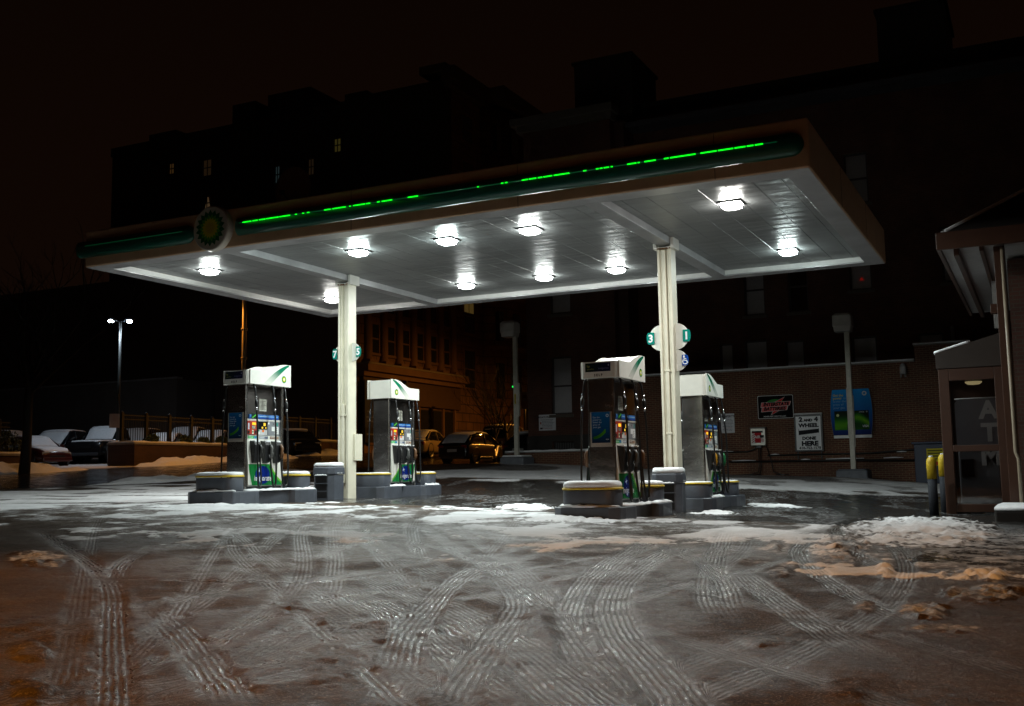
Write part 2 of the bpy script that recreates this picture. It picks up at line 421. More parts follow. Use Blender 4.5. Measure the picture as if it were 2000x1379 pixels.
def ground_fields(x, y, t):
    z = np.zeros(x.shape); snow = np.zeros(x.shape); wet = np.zeros(x.shape)
    n1 = fbm(x * .9, y * .9, 5); n2 = fbm(x * 4 + 9, y * 4, 4); n3 = fbm(x * 13, y * 13 + 3, 4); n4 = fbm(x * .35 + 4, y * .35, 3)
    # wet bare asphalt: behind and below the roof, the ramp street side, and the door of the booth
    wet = np.maximum(wet, sstep(15.6, 17.2, y + 3.2 * (n1 - .5) + .18 * (x + 9)) * sstep(-17, -15, x))
    wet = np.maximum(wet, sstep(1.25, .8, np.abs(x + .25) / .9 + 0 * y) * sstep(9.6, 10.4, y) * sstep(15.9, 15.0, y))
    # snow cover: ramp towards the wall, verge at the street, apron in front of the islands
    ramp = sstep(24.5, 27.5, y + 3 * (n1 - .5)) * sstep(-19, -16, x)
    snow = np.maximum(snow, ramp * (.45 + .55 * sstep(.42, .55, n1)))
    verge = sstep(-13.6, -15.5, x + 2.5 * (n1 - .5)) * sstep(-23.5, -21.5, x) * sstep(7, 10, y) * sstep(27, 24, y)
    snow = np.maximum(snow, verge * (.25 + .75 * sstep(.44, .58, fbm(x * .5 + y * .25, y * 1.3 - x * .6, 5))))
    apron = sstep(10.5, 12.8, y + .12 * (x + 6) + 2 * (n1 - .5)) * sstep(16.4, 14.6, y + 2 * (n1 - .5)) * sstep(-16, -14, x) * sstep(-1.8, -3.4, x)
    snow = np.maximum(snow, apron * (.26 + .66 * sstep(.46, .62, fbm(x * 1.2, y * .55, 5))))
    haze_ = sstep(7.5, 10.5, y + .10 * (x + 6) + 2.5 * (n1 - .5)) * sstep(16.5, 14.5, y) * sstep(-17, -15, x)
    snow = np.maximum(snow, haze_ * (.22 + .36 * n2))
    snow = np.maximum(snow, wet * .36 * sstep(.46, .60, fbm(x * 1.9 + .5 * y, y * .45, 5)))
    scraps = sstep(.56, .70, fbm(x * 1.3 + 31, y * 1.1, 7, .62)) * sstep(7, 9, y)
    snow = np.maximum(snow, scraps * (.9 - .62 * wet))
    wet = wet * (1 - .9 * sstep(.30, .7, snow)) * (1 - ramp)
    # base relief
    z += .016 * (n1 - .5) + .006 * (n2 - .5) * sstep(22, 10, t) + .004 * (n3 - .5) * sstep(14, 7, t)
    cl = sstep(.50, .66, fbm(x * 5.5 + 40, y * 5.5, 3)) * sstep(.48, .62, fbm(x * 1.1 + 70, y * 1.1, 3)) * (1 - wet) * sstep(11, 8, t)
    z += cl * (.001 + .009 * n3)
    z += snow * .035 * (.4 + n1)
    # wheel tracks
    tm = np.zeros(x.shape); td = np.zeros(x.shape)
    for pts, w, st, ta, tb in ALLTR:
        px_ = [p[0] for p in pts]; py_ = [p[1] for p in pts]
        box = np.where((x > min(px_) - .5) & (x < max(px_) + .5) & (y > min(py_) - .5) & (y < max(py_) + .5))[0]
        if len(box) == 0: continue
        xx, yy = x[box], y[box]
        d, sgn, al, ln = seg_d(xx, yy, pts)
        ends = sstep(0, ta, al) * sstep(0, tb, ln - al)
        de = d + .035 * (n2[box] - .5) + .03 * (n3[box] - .5)
        m = sstep(w * 1.2, w * .75, de) * ends
        berm = np.exp(-((d - w * 1.25) / (w * .30)) ** 2) * ends
        brk = .66 + .34 * sstep(.30, .55, fbm(al * 1.1 + pts[0][0] * 7, sgn * 1.5 + 7 + pts[0][1], 3))
        z[box] -= m * (.007 + .004 * n2[box]) * st
        z[box] += berm * (.002 + .016 * np.maximum(0, n3[box] - .42) + .006 * np.maximum(0, n2[box] - .45)) * sstep(.35, .6, fbm(al * .9 + 3, sgn * .3 + w * 40, 3)) * st
        q = m * brk * st
        up_ = (m * st > .30) | (q > tm[box])
        td[box] = np.where(up_, sgn, td[box]); tm[box] = np.maximum(tm[box], q)
        snow[box] *= 1 - .35 * m * st
    # heaps of ploughed snow
    for cx, cy, ax, ay, bx, by, h, s in LUMPS:
        det = ax * by - ay * bx
        u = ((x - cx) * by - (y - cy) * bx) / det; v = (ax * (y - cy) - ay * (x - cx)) / det
        rr = np.sqrt(u * u + v * v) + 1.1 * (n2 - .5) + .9 * (fbm(x * 1.8 + cx, y * 1.8 + cy, 3) - .5)
        rr = rr + 1.2 * (n3 - .5)
        m = sstep(1.08, .62, rr)
        z += m * min(h, .14) * (.46 if cy < 9.5 else .8) * (.10 + 1.0 * n2 * sstep(.3, .6, n2) + 1.3 * np.maximum(0, n3 - .42))
        s = s if cy > 12.5 else s * .50
        snow = np.maximum(snow, m * s); wet = wet * (1 - m); tm = tm * (1 - m)
    return z, snow, wet, tm, td

dz = np.zeros(S.shape); fs_ = np.zeros(S.shape); fw_ = np.zeros(S.shape); ft_ = np.zeros(S.shape); fd_ = np.zeros(S.shape)
idx = np.where(near)
a_ = ground_fields(gx[idx], gy[idx], T[idx])
for arr, val in zip((dz, fs_, fw_, ft_, fd_), a_): arr[idx] = val
far = ~near
# beyond: wet street and lot with patchy snow
nf = fbm(gx * .25, gy * .25, 5)
lot = sstep(-35.5, -36.5, gx)
fs_[far] = (np.where(lot > .5, sstep(.40, .60, nf) * .8, sstep(.55, .66, nf) * .5))[far]
rampf = (sstep(26, 28, gy) * sstep(-18.5, -16.5, gx))
fs_[far] = np.maximum(fs_, rampf * (.4 + .6 * sstep(.4, .55, nf)))[far]
street = sstep(-22.5, -24, gx) * sstep(-35.5, -34.5, gx)
fw_ = np.where(street > .3, np.maximum(fw_, street * .85), fw_)
fs_ = np.where(street > .3, fs_ * .25, fs_)
gzz = gzz + dz
ny_, nx_ = S.shape
me = bpy.data.meshes.new('ground')
vv = np.stack([gx, gy, gzz], -1).reshape(-1, 3).astype(np.float32)
i0 = (np.arange(ny_ - 1)[:, None] * nx_ + np.arange(nx_ - 1)[None]).ravel()
qd = np.stack([i0, i0 + 1, i0 + nx_ + 1, i0 + nx_], -1).astype(np.int32)
me.vertices.add(len(vv)); me.vertices.foreach_set('co', vv.ravel())
me.loops.add(qd.size); me.loops.foreach_set('vertex_index', qd.ravel())
me.polygons.add(len(qd)); me.polygons.foreach_set('loop_start', np.arange(0, qd.size, 4, dtype=np.int32))
me.polygons.foreach_set('use_smooth', np.ones(len(qd), dtype=bool))
me.update(calc_edges=True)
for nm, arr in (('snow', fs_), ('wet', fw_), ('track', ft_), ('lateral', fd_)):
    at = me.attributes.new(nm, 'FLOAT', 'POINT'); at.data.foreach_set('value', arr.ravel().astype(np.float32))
ground = bpy.data.objects.new('ground', me); COL.objects.link(ground)
tag(ground, 'slushy snow and ice covered forecourt crossed by tyre tracks', 'ground', kind='structure')

def ground_material():
    m = bpy.data.materials.new('slush_and_asphalt'); nt, b = nodes_of(m); L = nt.links.new
    def attr(n):
        a = nt.nodes.new('ShaderNodeAttribute'); a.attribute_name = n; return a.outputs['Fac']
    def math_(op, a, b_=None, c=None, cl=False):
        n = nt.nodes.new('ShaderNodeMath'); n.operation = op; n.use_clamp = cl
        for i, q in enumerate((a, b_, c)):
            if q is None: continue
            if isinstance(q, (int, float)): n.inputs[i].default_value = q
            else: L(q, n.inputs[i])
        return n.outputs[0]
    def noise(scale, det=6, rough=.6):
        n = nt.nodes.new('ShaderNodeTexNoise'); n.inputs['Scale'].default_value = scale; n.inputs['Detail'].default_value = det
        n.inputs['Roughness'].default_value = rough; L(tc.outputs['Object'], n.inputs['Vector']); return n.outputs[0]
    def rng(x, a, b_, c, d):
        n = nt.nodes.new('ShaderNodeMapRange'); n.interpolation_type = 'SMOOTHSTEP'
        for k, q in zip(('From Min', 'From Max', 'To Min', 'To Max'), (a, b_, c, d)): n.inputs[k].default_value = q
        L(x, n.inputs['Value']); return n.outputs[0]
    def mixc(f, a, b_):
        n = nt.nodes.new('ShaderNodeMix'); n.data_type = 'RGBA'
        if isinstance(f, (int, float)): n.inputs['Factor'].default_value = f
        else: L(f, n.inputs['Factor'])
        for i, q in ((6, a), (7, b_)):
            if isinstance(q, tuple): n.inputs[i].default_value = (*q, 1)
            else: L(q, n.inputs[i])
        return n.outputs[2]
    tc = nt.nodes.new('ShaderNodeTexCoord')
    sn, we, tr, la = attr('snow'), attr('wet'), attr('track'), attr('lateral')
    nA, nB, nC = noise(2.2, 8, .7), noise(14, 8, .72), noise(85, 5, .65)
    dirt = rng(nA, .35, .65, 0, 1)
    slush = mixc(dirt, (.024, .016, .011), (.060, .044, .034))
    slush = mixc(rng(nB, .45, .72, 0, .7), slush, (.11, .078, .055))
    slush = mixc(rng(nC, .50, .72, 0, .75), slush, (.21, .15, .108))
    slush = mixc(rng(noise(38, 4, .7), .56, .70, 0, .7), slush, (.25, .185, .135))
    asph = mixc(rng(nB, .3, .7, 0, 1), (.016, .015, .014), (.052, .049, .046))
    snowc = mixc(rng(nA, .3, .7, 0, 1), (.60, .60, .61), (.80, .80, .82))
    thr = math_('ADD', sn, math_('MULTIPLY', math_('SUBTRACT', nB, .5), .7))
    snf = rng(thr, .32, .62, 0, 1)
    thw = math_('ADD', we, math_('MULTIPLY', math_('SUBTRACT', nB, .5), .9))
    wef = rng(thw, .28, .78, 0, 1)
    la = math_('ADD', la, math_('MULTIPLY', math_('SUBTRACT', noise(7, 4, .6), .5), .022))
    rib = math_('SINE', math_('MULTIPLY', la, 2 * PI / .034))
    trf = math_('MULTIPLY', math_('MULTIPLY', tr, rng(nB, .32, .56, .30, 1)), math_('MULTIPLY', rng(rib, -.45, .35, .24, 1), rng(noise(3.1, 6, .7), .36, .58, .22, 1)))
    base = mixc(math_('MULTIPLY', trf, .5), slush, (.055, .046, .040))
    base = mixc(wef, base, asph)
    base = mixc(snf, base, snowc)
    L(base, b.inputs['Base Color'])
    def mixf(f, a, q):
        n = nt.nodes.new('ShaderNodeMix'); n.data_type = 'FLOAT'; L(f, n.inputs[0])
        for i, z in ((2, a), (3, q)):
            if isinstance(z, (int, float)): n.inputs[i].default_value = z
            else: L(z, n.inputs[i])
        return n.outputs[0]
    r = mixf(rng(noise(.9, 5, .6), .44, .60, 0, 1), rng(nB, .3, .7, .28, .50), rng(nB, .3, .7, .46, .68))
    fleck = math_('MULTIPLY', rng(nC, .56, .66, 0, 1), rng(nA, .40, .60, .15, .9))
    r = mixf(fleck, r, .16)
    r = mixf(trf, r, .14)
    r = mixf(wef, r, rng(nA, .3, .7, .08, .28))
    r = mixf(snf, r, .72)
    L(r, b.inputs['Roughness'])
    b.inputs['IOR'].default_value = 1.36
    icy = rng(noise(.9, 5, .6), .46, .62, 0, 1)
    L(mixf(snf, mixf(wef, mixf(trf, mixf(fleck, mixf(icy, .11, .03), .36), .9), .5), .25), b.inputs['Specular IOR Level'])
    # relief: grain, clods, tread ribs along the tracks
    lug = noise(26, 2, .5)
    ribh = math_('MULTIPLY', math_('MULTIPLY', math_('MULTIPLY', rib, rng(lug, .32, .58, .15, 1)), tr), .0027)
    h = math_('ADD', ribh, math_('MULTIPLY', math_('MULTIPLY', math_('SUBTRACT', nB, .5), mixf(trf, .0165, .0075)), math_('SUBTRACT', 1.0, math_('MULTIPLY', wef, .93))))
    h = math_('ADD', h, math_('MULTIPLY', math_('MULTIPLY', math_('SUBTRACT', nC, .5), mixf(trf, .0058, .0030)), math_('SUBTRACT', 1.0, math_('MULTIPLY', wef, .8))))
    bp = nt.nodes.new('ShaderNodeBump'); bp.inputs['Strength'].default_value = 1.0; bp.inputs['Distance'].default_value = 1.0
    L(h, bp.inputs['Height']); L(bp.outputs[0], b.inputs['Normal'])
    return m
me.materials.append(ground_material())

def drape(name, xs, ys, hfun, mat, label, cat, kind):
    """a heap that follows the ground, ragged edge sunk just below it"""
    X, Y = np.meshgrid(xs, ys); H = hfun(X, Y)
    Z = G(X, Y) + H
    mb = MB(); n, k = X.shape
    mb.add([(X[i, j], Y[i, j], Z[i, j]) for i in range(n) for j in range(k)],
           [(i * k + j, i * k + j + 1, (i + 1) * k + j + 1, (i + 1) * k + j) for i in range(n - 1) for j in range(k - 1)
            if max(H[i, j], H[i, j + 1], H[i + 1, j], H[i + 1, j + 1]) > -.02], True)
    o = mb.build(name, mat)
    return tag(o, label, cat, kind=kind)

def bank(cx, cy, lx, ly, h, seed, wob=1.0):
    def f(X, Y):
        u, v = (X - cx) / lx, (Y - cy) / ly
        r = np.sqrt(u * u + v * v) + .55 * wob * (fbm(X * .8 + seed, Y * .8, 4) - .5)
        return sstep(1.0, .35, r) * h * (.35 + 1.1 * fbm(X * 1.7 + seed, Y * 1.7, 4)) + .05 * (fbm(X * 5 + seed, Y * 5, 3) - .5) - .06
    return f
def snow_bank(cx, cy, lx, ly, h, seed, label):
    drape('snow_bank', np.linspace(cx - lx * 1.3, cx + lx * 1.3, 60), np.linspace(cy - ly * 1.3, cy + ly * 1.3, 60), bank(cx, cy, lx, ly, h, seed), SNOW, label, 'snow bank', 'stuff')
snow_bank(-35.0, 37.3, 1.0, 4.2, .34, 3, 'ploughed snow heaped along the kerb in front of the fenced planter')
snow_bank(-34.0, 41.5, 1.3, 2.6, .30, 23, 'orange lit snow heap at the kerb beyond the fenced planter')
snow_bank(-35.0, 28.0, 1.2, 3.8, .42, 33, 'rounded snow heap below the planter at the street tree')
snow_bank(-34.8, 47.5, 1.0, 3.2, .34, 43, 'snow heap in front of the far planter across the street')
snow_bank(-23.2, 26.0, .9, 6.5, .22, 53, 'low dirty snow ridge along the near side of the street')

# ------------------------------------------------------------------ canopy
X0, X1, Y0, Y1, ZB, ZT = -16.03, -2.56, 14.24, 21.92, 4.0, 4.695
can = thing('fuel_canopy', 'wide flat pale canopy with a green band over the fuel pumps', 'canopy', (X0, Y0, ZB))
cor = (X0, Y0, ZB)
mb = MB()   # outer skin: a ring of rounded panels plus the roof deck
t = .06
def ring(xa, xb, ya, yb, z0, z1):
    mb.box(xa, xb, ya, ya + t, z0, z1); mb.box(xa, xb, yb - t, yb, z0, z1)
    mb.box(xa, xa + t, ya + t, yb - t, z0, z1); mb.box(xb - t, xb, ya + t, yb - t, z0, z1)
ring(X0, X1, Y0, Y1, ZB, ZT)
mb.build('fascia', FASCIA, can, bevel=.035, seg=3, org=cor)
mb = MB(); mb.box(X0 + t, X1 - t, Y0 + t, Y1 - t, ZT - .14, ZT - .10); mb.build('roof_deck', DGREY, can, org=cor)
mb = MB(); F0 = FY(Y0)
for xx in (-13.0, -9.95, -6.9, -3.85):      # panel joints
    mb.box(xx - .004, xx + .004, Y0 - .003, Y0 + .01, ZB + .01, ZT - .03)
for yy in (16.8, 19.4):
    mb.box(X1 - .01, X1 + .003, yy - .004, yy + .004, ZB + .01, ZT - .03)
mb.build('panel_joint', mk('dark_joint', (.05, .045, .04), .6), can, org=cor)
# return flange round the underside
RW = .36
mb = MB(); zf = ZB - .004
mb.box(X0 + .02, X1 - .02, Y0 + .02, Y0 + RW, zf, zf + .03); mb.box(X0 + .02, X1 - .02, Y1 - RW, Y1 - .02, zf, zf + .03)
mb.box(X0 + .02, X0 + RW, Y0 + RW, Y1 - RW, zf, zf + .03); mb.box(X1 - RW, X1 - .02, Y0 + RW, Y1 - RW, zf, zf + .03)
GALV = mk('galvanised_sheet', (.44, .44, .45), .36, .35, var=.28, vs=1.3, bump=.25, bs=2.5, rvar=.08)
mb.build('return_flange', GALV, can, bevel=.006, org=cor)
mb = MB(); zi = zf + .03
TRIMW = mk('white_trim', (.70, .70, .68), .4, var=.1)
ZS = 4.115
mb.box(X0 + RW - .02, X1 - RW + .02, Y1 - RW - .0, Y1 - RW + .02, zi, ZS); mb.box(X0 + RW - .02, X1 - RW + .02, Y0 + RW - .02, Y0 + RW, zi, ZS)
mb.box(X0 + RW - .02, X0 + RW, Y0 + RW, Y1 - RW, zi, ZS); mb.box(X1 - RW, X1 - RW + .02, Y0 + RW, Y1 - RW, zi, ZS)
mb.build('inner_trim', TRIMW, can, org=cor)
# soffit of long pans running across the canopy
SOF = mk('soffit_steel', (.17, .175, .175), .43, .0, var=.35, vs=1.3, bump=1.0, bs=2.2, stretch=(.7, 2.4, 1), rvar=.10, spec=1.0)
mb = MB(); xx = X0 + RW; pw = .405
while xx < X1 - RW - .02:
    xe = min(xx + pw, X1 - RW)
    ya, yb = Y0 + RW, Y1 - RW
    prof = [(xx, ZS + .008), (xx + .004, ZS + .001), (xx + .20, ZS + .0015), (xe - .006, ZS + .001), (xe - .002, ZS + .008)]
    prof = [(a, b) for a, b in prof if a <= xe]
    NY = 1
    vs = [(a, ya + (yb - ya) * j / NY, b) for j in range(NY + 1) for a, b in prof]
    k = len(prof)
    mb.add(vs, [(j * k + i, j * k + i + 1, (j + 1) * k + i + 1, (j + 1) * k + i) for j in range(NY) for i in range(k - 1)])
    xx += pw
mb.box(X0 + RW, X1 - RW, Y0 + RW, Y1 - RW, ZS + .012, ZS + .03)
mb.build('soffit', SOF, can, org=cor)
CX = (-12.73, -5.83); CY = 18.08
for cx in CX:
    mb = MB(); mb.box(cx - .13, cx + .13, Y0 + RW - .06, Y1 - RW + .06, ZB - .006, ZS + .01)
    mb.build('cross_beam', GALV, can, bevel=.006, org=cor)
# green bullnose band and its light line, front and back
def band(y, out, xa, xb):
    zc, hh, dp = 4.34, .165, .12
    prof = [(zc + hh * math.cos(a), dp * max(0.0, math.sin(a)) ** .8) for a in np.linspace(0, PI, 15)]
    mb = MB(); rings = []
    n = 8
    for k in range(n + 1):
        a = PI / 2 * k / n; rings.append((xa + hh * .5 * (1 - math.sin(a)), math.sin(a) ** .6 if k else .15))
    st = [(xa - .0, .95), (xb - .17, 1.0)] + [(xb - .17 + .17 * math.sin(a), max(.06, math.cos(a))) for a in np.linspace(.25, PI / 2, 8)]
    rg = []
    for x, sc_ in st:
        rg.append([(x, y + out * .0, zc + (p - zc) * sc_) if q == 0 else (x, y + out * q * sc_, zc + (p - zc) * sc_) for p, q in prof])
    return mb.loft(rg, True, True)
band(Y0, -1, -12.30, -2.62).build('green_band', GREENB, can, org=cor)
band(Y0, -1, -16.15, -13.30).build('green_band', GREENB, can, org=cor)
band(Y1, 1, -15.9, -2.75).build('green_band', GREENB, can, org=cor)
mb = MB(); mb.box(X0 - .10, X0 + .01, Y0 - .09, Y0 + .5, 4.19, 4.49); mb.build('green_band', GREENB, can, bevel=.08, seg=4, org=cor)
SEG = [(-12.12, -11.99), (-11.98, -11.93), (-11.9, -11.79), (-11.76, -11.62), (-11.6, -11.34), (-11.32, -11.1), (-11.0, -10.96), (-10.85, -10.81), (-10.75, -10.7), (-10.4, -10.27), (-10.23, -10.13), (-10.12, -9.97), (-9.9, -9.87), (-9.82, -9.59), (-9.57, -9.49), (-9.36, -9.31), (-9.27, -9.07), (-8.78, -8.59), (-7.53, -7.5), (-7.12, -7.08), (-7.05, -7.01), (-6.77, -6.67), (-6.65, -6.53), (-6.5, -6.43), (-6.41, -6.27), (-6.24, -5.99), (-5.77, -5.72), (-5.57, -5.53), (-5.51, -5.47), (-5.45, -5.37), (-5.34, -5.31), (-5.09, -4.95), (-4.93, -4.9), (-4.83, -4.66), (-4.54, -4.47), (-4.45, -4.08), (-4.01, -3.78), (-3.76, -3.55), (-3.53, -3.38), (-3.36, -3.27), (-3.25, -3.14)]
NEON = mk('green_led', (.0, .1, .02), .4, var=0, emit=1.5, ecol=(.003, .90, .012))
NDIM = mk('green_led_dim', (.0, .03, .02), .3, var=0, emit=.035, ecol=(.0, .8, .25))
for y, o in ((Y0, -1), (Y1, 1)):
    yb_ = y + o * .123
    mb = MB()
    for a, b in SEG:
        mb.tube([(a, yb_, 4.377), (b, yb_, 4.377)], .0105, 6)
    mb.build('light_strip', NEON, can, org=cor)
    mb = MB(); mb.tube([(-12.2, yb_ - o * .002, 4.377), (-2.95, yb_ - o * .002, 4.377)], .008, 6)
    if o < 0: mb.tube([(-15.9, yb_ - o * .002, 4.377), (-13.5, yb_ - o * .002, 4.377)], .006, 6)
    mb.build('light_tube', NDIM, can, org=cor)
# emblem disc on the fascia
dsc = thing('emblem_sign', 'round cream disc with a green and yellow sunburst on the canopy fascia', 'sign', (-12.81, Y0, 4.35))
mb = MB(); mb.prism([(.40 * math.cos(a), .40 * math.sin(a)) for a in np.linspace(0, 2 * PI, 48, endpoint=False)], FY(0), .0, .16)
mb.build('disc', mk('disc_plastic', (.42, .37, .31), .35, var=.1), dsc, bevel=.03, seg=3)
mb = MB(); mb.burst(FY(-.16), -.0, 0, .33, .004, dull=True); mb.build('sunburst', PRINT, dsc)

# roof dish and its stand
d = thing('satellite_dish', 'brownish satellite dish standing up behind the canopy roof edge', 'satellite dish', (-11.98, 15.5, 4.59))
mb = MB(); rings = []
for rr_ in np.linspace(.02, .40, 7):
    rings.append([Vector((rr_ * math.cos(a), -.10 - .25 * rr_ * rr_ / .4 + .0, .63 + rr_ * math.sin(a) * 1.05)) for a in np.linspace(0, 2 * PI, 28, endpoint=False)])
back = [[p + Vector((0, .02, 0)) for p in rg] for rg in rings[::-1]]
mb.loft(rings + back, True, True); mb.build('reflector', mk('dish_paint', (.30, .26, .23), .6), d)
mb = MB(); mb.tube([(0, -.08, 0), (0, -.08, .62)], .025); mb.tube([(0, -.1, .30), (0, -.5, .5)], .012); mb.tube([(-.25, .2, 0), (0, -.08, .4)], .012); mb.tube([(.25, .2, 0), (0, -.08, .4)], .012)
mb.build('mast', DGREY, d)
mb = MB(); mb.box(-.03, .03, -.54, -.46, .46, .54); mb.build('receiver', DGREY, d)

# ten luminaires
LCOL = ((.93, 1.0, .965), (.84, 1.0, .975), (.99, .985, .93))
LSK = [mk('lamp_skirt_%s' % n, (.9, .9, .9), .3, var=0, emit=150, ecol=c) for n, c in zip(('white', 'cool', 'warm'), LCOL)]
LLN = [mk('lamp_lens_%s' % n, (.9, .9, .9), .3, var=0, emit=9, ecol=c) for n, c in zip(('white', 'cool', 'warm'), LCOL)]
LX = (-14.6, -11.05, -9.18, -7.56, -4.10)
wd = {(0, 0): 'front row light nearest the sunburst emblem, over the left end', (1, 0): 'front row light just right of the first cross beam', (2, 0): 'middle light of the front row', (3, 0): 'front row light just left of the second cross beam', (4, 0): 'front row light at the right end of the canopy',
      (0, 1): 'back row light half behind the left column', (1, 1): 'back row light just right of the first cross beam', (2, 1): 'middle light of the back row', (3, 1): 'back row light just left of the second cross beam', (4, 1): 'back row light at the right end of the canopy'}
for j, ly in enumerate((16.05, 20.15)):
    for i, lx in enumerate(LX):
        L_ = thing('canopy_light', 'square drop lens ' + wd[(i, j)], 'ceiling light', (lx, ly, ZS), 0, 'square drop lens lights under the canopy')
        mb = MB(); mb.box(-.185, .185, -.185, .185, -.026, .002); mb.build('frame', mk('lamp_frame', (.10, .10, .10), .4), L_, bevel=.006)
        mb = MB(); rg = []
        for h, w in ((-.027, .150), (-.080, .136)):
            rg.append([(p, q, h) for p, q in rrect(2 * w, 2 * w, w * .35, 1)])
        mb.loft(rg, False, True)
        kd = (0, 1, 1, 0, 2)[i] if j == 0 else (2, 0, 0, 0, 1)[i]
        mb.build('lens_skirt', LSK[kd], L_)
        mb = MB(); mb.loft([[(p, q, h) for p, q in rrect(2 * w, 2 * w, w * .35, 1)] for h, w in ((-.080, .136), (-.096, .10), (-.102, .05))], True, True); mb.build('lens', LLN[kd], L_)
        al = bpy.data.lights.new('lamp_light', 'AREA'); al.shape = 'SQUARE'; al.size = .25; al.energy = 116; al.color = LCOL[kd]
        ao = bpy.data.objects.new('lamp_light', al); COL.objects.link(ao); ao.location = (lx, ly, ZS - .106)

# ------------------------------------------------------------------ columns
def column(cx, label, second):
    zb = gz(cx, CY) - .03
    c = thing('canopy_column', label, 'column', (cx, CY, zb), 0, 'columns carrying the canopy')
    H = ZB - .03 - zb
    mb = MB()
    for s in (-1, 1):
        mb.box(s * .105 - .022, s * .105 + .022, -.14, .14, 0, H)
    mb.box(-.083, .083, -.075, .075, 0, H)
    mb.box(-.083, -.045, -.115, -.075, 0, H); mb.box(.045, .083, -.115, -.075, 0, H)
    mb.build('shaft', CREAM, c, bevel=.006)
    mb = MB()
    mb.box(-.19, -.135, -.17, .17, H - .02, H + .19); mb.box(.135, .19, -.17, .17, H - .02, H + .19)
    mb.box(-.19, .19, -.17, .17, H - .045, H - .018)
    mb.build('collar', WHITE, c, bevel=.006)
    mb = MB()
    for k in range(14): # streaks of rust at the collar joint
        u = random.uniform(-.12, .12); mb.box(u - .01, u + .012, -.1735, -.16, H - .05 - random.uniform(.0, .012), H - .03)
    mb.build('rust_streak', mk('rust', (.20, .085, .025), .8, var=.4), c)
    mb = MB()
    if second:
        mb.box(-.040, .020, -.135, -.076, 0, H - .06)
        for h in (1.35, 2.45): mb.box(-.060, .045, -.142, -.077, h, h + .035)
    else:
        mb.box(-.040, .020, -.135, -.076, .35, 1.95)
        for h in (1.70,): mb.box(-.075, .065, -.142, -.077, h, h + .03)
    mb.build('downspout', CREAM, c, bevel=.005)
    if not second:
        mb = MB(); mb.box(.127, .17, .04, .30, .80, 1.34); mb.build('electric_box', CREAM, c, bevel=.006)
    return c
column(CX[0], 'cream canopy column between the two pumps of the left island row', False)
column(CX[1], 'fluted cream canopy column behind a grey litter bin', True)

TEAL = (.004, .20, .16)
def half_disc(x, y, z, side, kind, label, r=.26):
    s = thing('pump_number_sign' if kind != 'w' else 'wheelchair_sign', label, 'sign', (x, y, z), 0, 'half disc signs on the canopy columns')
    pts = [(side * r * math.sin(a), r * math.cos(a)) for a in np.linspace(0, PI, 22)]
    mb = MB(); mb.prism(pts, FY(0), -.015, .015); mb.build('plate', WHITE, s, bevel=.004)
    mb = MB(); F = FY(-.016)
    w0, w1 = r * .58, r * 1.18
    mb.col = TEAL if kind != 'w' else (.008, .05, .26)
    hh = .105 if kind != 'w' else .095
    arc = [(w1 - .035 + .035 * math.cos(a), hh * math.sin(a)) for a in np.linspace(-PI / 2, PI / 2, 9)]
    pts = [(w0, -hh)] + arc + [(w0, hh)]
    if side < 0: pts = [(-a, b) for a, b in pts][::-1]
    mb.prism(pts, F, .0, .02)
    mb.col = (.8, .8, .8)
    uc = side * (w0 + w1 - .01) / 2
    if kind != 'w':
        mb.text(F, kind, .19, uc, -.066, .0215, bold=.006)
    else:
        mb.prism([(uc - .018 + .016 * math.cos(a), .065 + .016 * math.sin(a)) for a in np.linspace(0, 2 * PI, 10, endpoint=False)], F, .0205, .022)
        def st(a, b, w=.008):
            a, b = Vector(a), Vector(b); n = Vector((-(b - a).y, (b - a).x)).normalized() * w
            mb.poly([tuple(a - n), tuple(b - n), tuple(b + n), tuple(a + n)], F, .0218)
        st((uc - .018, .05), (uc - .012, -.012)); st((uc - .016, .02), (uc + .025, .02)); st((uc - .014, -.01), (uc + .03, -.01)); st((uc + .028, -.008), (uc + .045, -.055)); st((uc + .04, -.055), (uc + .056, -.048))
        pr = None
        for a in np.linspace(1.9, 5.6, 12):
            q = (uc + .0 + .042 * math.cos(a), -.028 + .042 * math.sin(a))
            if pr: st(pr, q)
            pr = q
    mb.build('number_tag' if kind != 'w' else 'wheelchair_tag', GLOSSP, s)
half_disc(CX[0] + .127, CY, 2.53, 1, '5', 'white half disc with teal number 5 tag on the left column', .195)
half_disc(CX[0] - .127, CY, 2.51, -1, '7', 'teal number 7 tag peeping out behind the left column', .185)
half_disc(CX[1] + .127, CY, 2.36, 1, '1', 'white half disc with teal number 1 tag on the fluted column', .235)
half_disc(CX[1] - .127, CY, 2.35, -1, '3', 'white half disc with teal number 3 tag on the fluted column', .235)
half_disc(CX[1] + .127, CY, 1.93, 1, 'w', 'blue wheelchair sign below number 1 on the fluted column', .19)

# ------------------------------------------------------------------ islands, guards, pumps, bins
def snow_cap(name, outline, z0, z1, parent, org=None, inset=.04):
    """rounded snow lying on a flat top"""
    cx = sum(p[0] for p in outline) / len(outline); cy = sum(p[1] for p in outline) / len(outline)
    mb = MB(); rg = []
    for k, (h, sc_) in enumerate(((0, 1.0), (.45, 1.005), (.8, .96), (.97, .86), (1.0, .6), (.98, .25))):
        rg.append([(cx + (p - cx) * (sc_ + random.uniform(-.012, .012) * (k > 0)), cy + (q - cy) * (sc_ + random.uniform(-.012, .012) * (k > 0)), z0 + (z1 - z0) * h * random.uniform(.9, 1.08)) for p, q in outline])
    mb.loft(rg, True, True)
    return mb.build(name, SNOW, parent, org=org)

